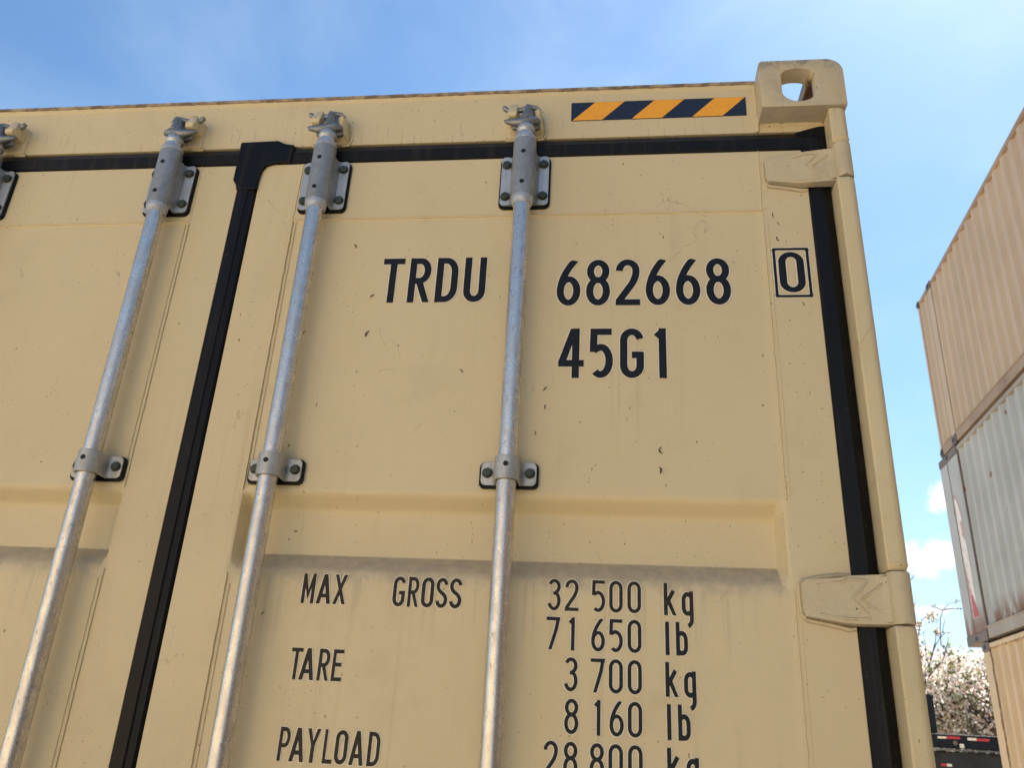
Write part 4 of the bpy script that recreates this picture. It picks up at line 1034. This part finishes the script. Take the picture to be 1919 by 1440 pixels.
# bare shoots standing out above the crown
def shoot(pts, r_): tm.tube(pts, [r_ * (1 - .7 * i / (len(pts) - 1)) for i in range(len(pts))], 5)
SH = [[(9.97, 24, 4.75), (10.00, 24, 5.15), (10.06, 24, 5.50), (10.17, 24, 5.74), (10.36, 24, 5.92), (10.62, 24, 5.99)],
      [(10.15, 24, 5.72), (9.98, 24, 5.80), (9.80, 24, 5.84)], [(10.17, 24, 5.74), (10.45, 24, 5.78), (10.80, 24, 5.80)],
      [(9.97, 24, 4.95), (10.10, 24, 5.08), (10.32, 24, 5.14)], [(9.40, 24, 5.0), (9.50, 24, 5.40), (9.72, 24, 5.55), (9.86, 24, 5.58)],
      [(9.30, 24, 5.3), (9.36, 24, 5.75), (9.45, 24, 5.90)], [(9.2, 24, 6.2), (9.34, 24, 6.50), (9.55, 24, 6.72)],
      [(10.70, 24.5, 4.0), (10.78, 24.5, 4.5), (10.98, 24.5, 4.9)]]
for p_ in SH: shoot(p_, .016)
trunk = tm.build('trunk', BARK, tree)
# crown: thousands of petal clusters and leaves
cl = [(9.1, 24.3, 3.6, 1.5), (10.2, 24.6, 3.4, 1.45), (11.3, 24.8, 3.2, 1.5), (9.6, 25.2, 2.6, 1.6), (10.8, 25.4, 2.4, 1.7), (12.3, 25.5, 3.2, 1.7), (8.0, 25.0, 3.4, 1.6), (9.0, 24.0, 4.3, .75), (10.3, 24.3, 4.35, .55), (11.6, 25.2, 4.1, .9), (7.4, 25.4, 4.4, 1.0)]
C0 = []
for cx_, cy_, cz_, R_ in cl:
    n = int(2600 * (R_ / 1.5) ** 2.2)
    d = rng.normal(size=(n, 3)); d /= np.linalg.norm(d, axis=1)[:, None]
    rr = R_ * (rng.random(n) ** .45)[:, None] * (1 + .12 * np.sin(d * 9 + cx_)[:, :1])
    C0.append(np.array([cx_, cy_, cz_]) + d * rr * np.array([1, .9, .85]))
C0 = np.vstack(C0)
hole = np.sin(C0[:, 0] * 5.1 + 1.3 * np.sin(C0[:, 2] * 4.3)) * np.sin(C0[:, 2] * 5.7 + C0[:, 1] * 1.7) * np.sin(C0[:, 1] * 4.1 + .5)
C0 = C0[hole < .22]
ex = []
for p_ in SH:
    a_, b_ = np.array(p_[-2]), np.array(p_[-1])
    for t in rng.random(9): ex.append(a_ + (b_ - a_) * t + rng.normal(size=3) * .03)
blob = [(9.80, 24, 5.52, .16), (9.42, 24, 5.30, .12), (9.9, 24, 5.1, .10), (9.30, 24, 5.0, .25)]
for x, y, z, r_ in blob: ex += list(np.array([x, y, z]) + rng.normal(size=(int(60 * r_ / .1), 3)) * r_ * .5)
def petals(name, mats, cen, size, quads, split):
    vs, fs, mi = [], [], []
    for c in cen:
        m_i = 0
        u_ = rng.random(); acc = 0
        for k, sp_ in enumerate(split):
            acc += sp_
            if u_ < acc: m_i = k; break
        for q in range(quads):
            a_ = rng.normal(size=3); a_ /= np.linalg.norm(a_); b_ = np.cross(a_, rng.normal(size=3)); b_ /= np.linalg.norm(b_)
            s_ = size * rng.uniform(.6, 1.25); o_ = c + rng.normal(size=3) * size * .5; k = len(vs)
            vs += [o_ + a_ * s_, o_ + b_ * s_ * .8, o_ - a_ * s_ * .9, o_ - b_ * s_ * .7]; fs.append((k, k + 1, k + 2, k + 3)); mi.append(m_i)
    me = bpy.data.meshes.new(name); me.from_pydata([tuple(v) for v in vs], [], fs)
    for m_ in mats: me.materials.append(m_)
    me.polygons.foreach_set('material_index', mi)
    o = bpy.data.objects.new(name, me); scn.collection.objects.link(o); o.parent = tree; return o
def leafm(name, col, tr_):
    m, t, b = mat(name); b.inputs['Base Color'].default_value = (*col, 1); b.inputs['Roughness'].default_value = .55
    tl = t.nodes.new('ShaderNodeBsdfTranslucent'); tl.inputs['Color'].default_value = (*col, 1)
    mx = t.nodes.new('ShaderNodeMixShader'); mx.inputs[0].default_value = tr_
    t.links.new(b.outputs[0], mx.inputs[1]); t.links.new(tl.outputs[0], mx.inputs[2]); t.links.new(mx.outputs[0], t.nodes['Material Output'].inputs[0]); return m
PET = [leafm('white_petal', (.80, .76, .68), .45), leafm('pink_petal', (.72, .52, .46), .45), leafm('young_leaf', (.16, .20, .05), .4), leafm('dark_leaf', (.06, .07, .03), .3)]
petals('blossom_crown', PET, C0, .052, 2, (.50, .24, .16, .10))
petals('blossom_sprig', PET, np.array(ex), .030, 2, (.25, .35, .30, .10))

# ================================================================== GROUND
m, t, b = mat('gravel_yard'); P, _ = pos(t)
c = mixc(t, smooth(t, noise(t, P, .35, 5, .6), .35, .65), (.47, .40, .30), (.39, .325, .24))
c = mixc(t, smooth(t, noise(t, P, 24, 5, .7), .45, .7), c, (.22, .19, .15))
t.links.new(c, b.inputs['Base Color']); b.inputs['Roughness'].default_value = .9; bump(t, b, noise(t, P, 30, 5, .7), .02)
mb = MB(); mb.add([(-900, -900, -.004), (900, -900, -.004), (900, 1500, -.004), (-900, 1500, -.004)], [(0, 1, 2, 3)])
g = mb.build('ground', m, None, recalc=False); tag(g, 'pale gravel yard', None, None, 'structure')
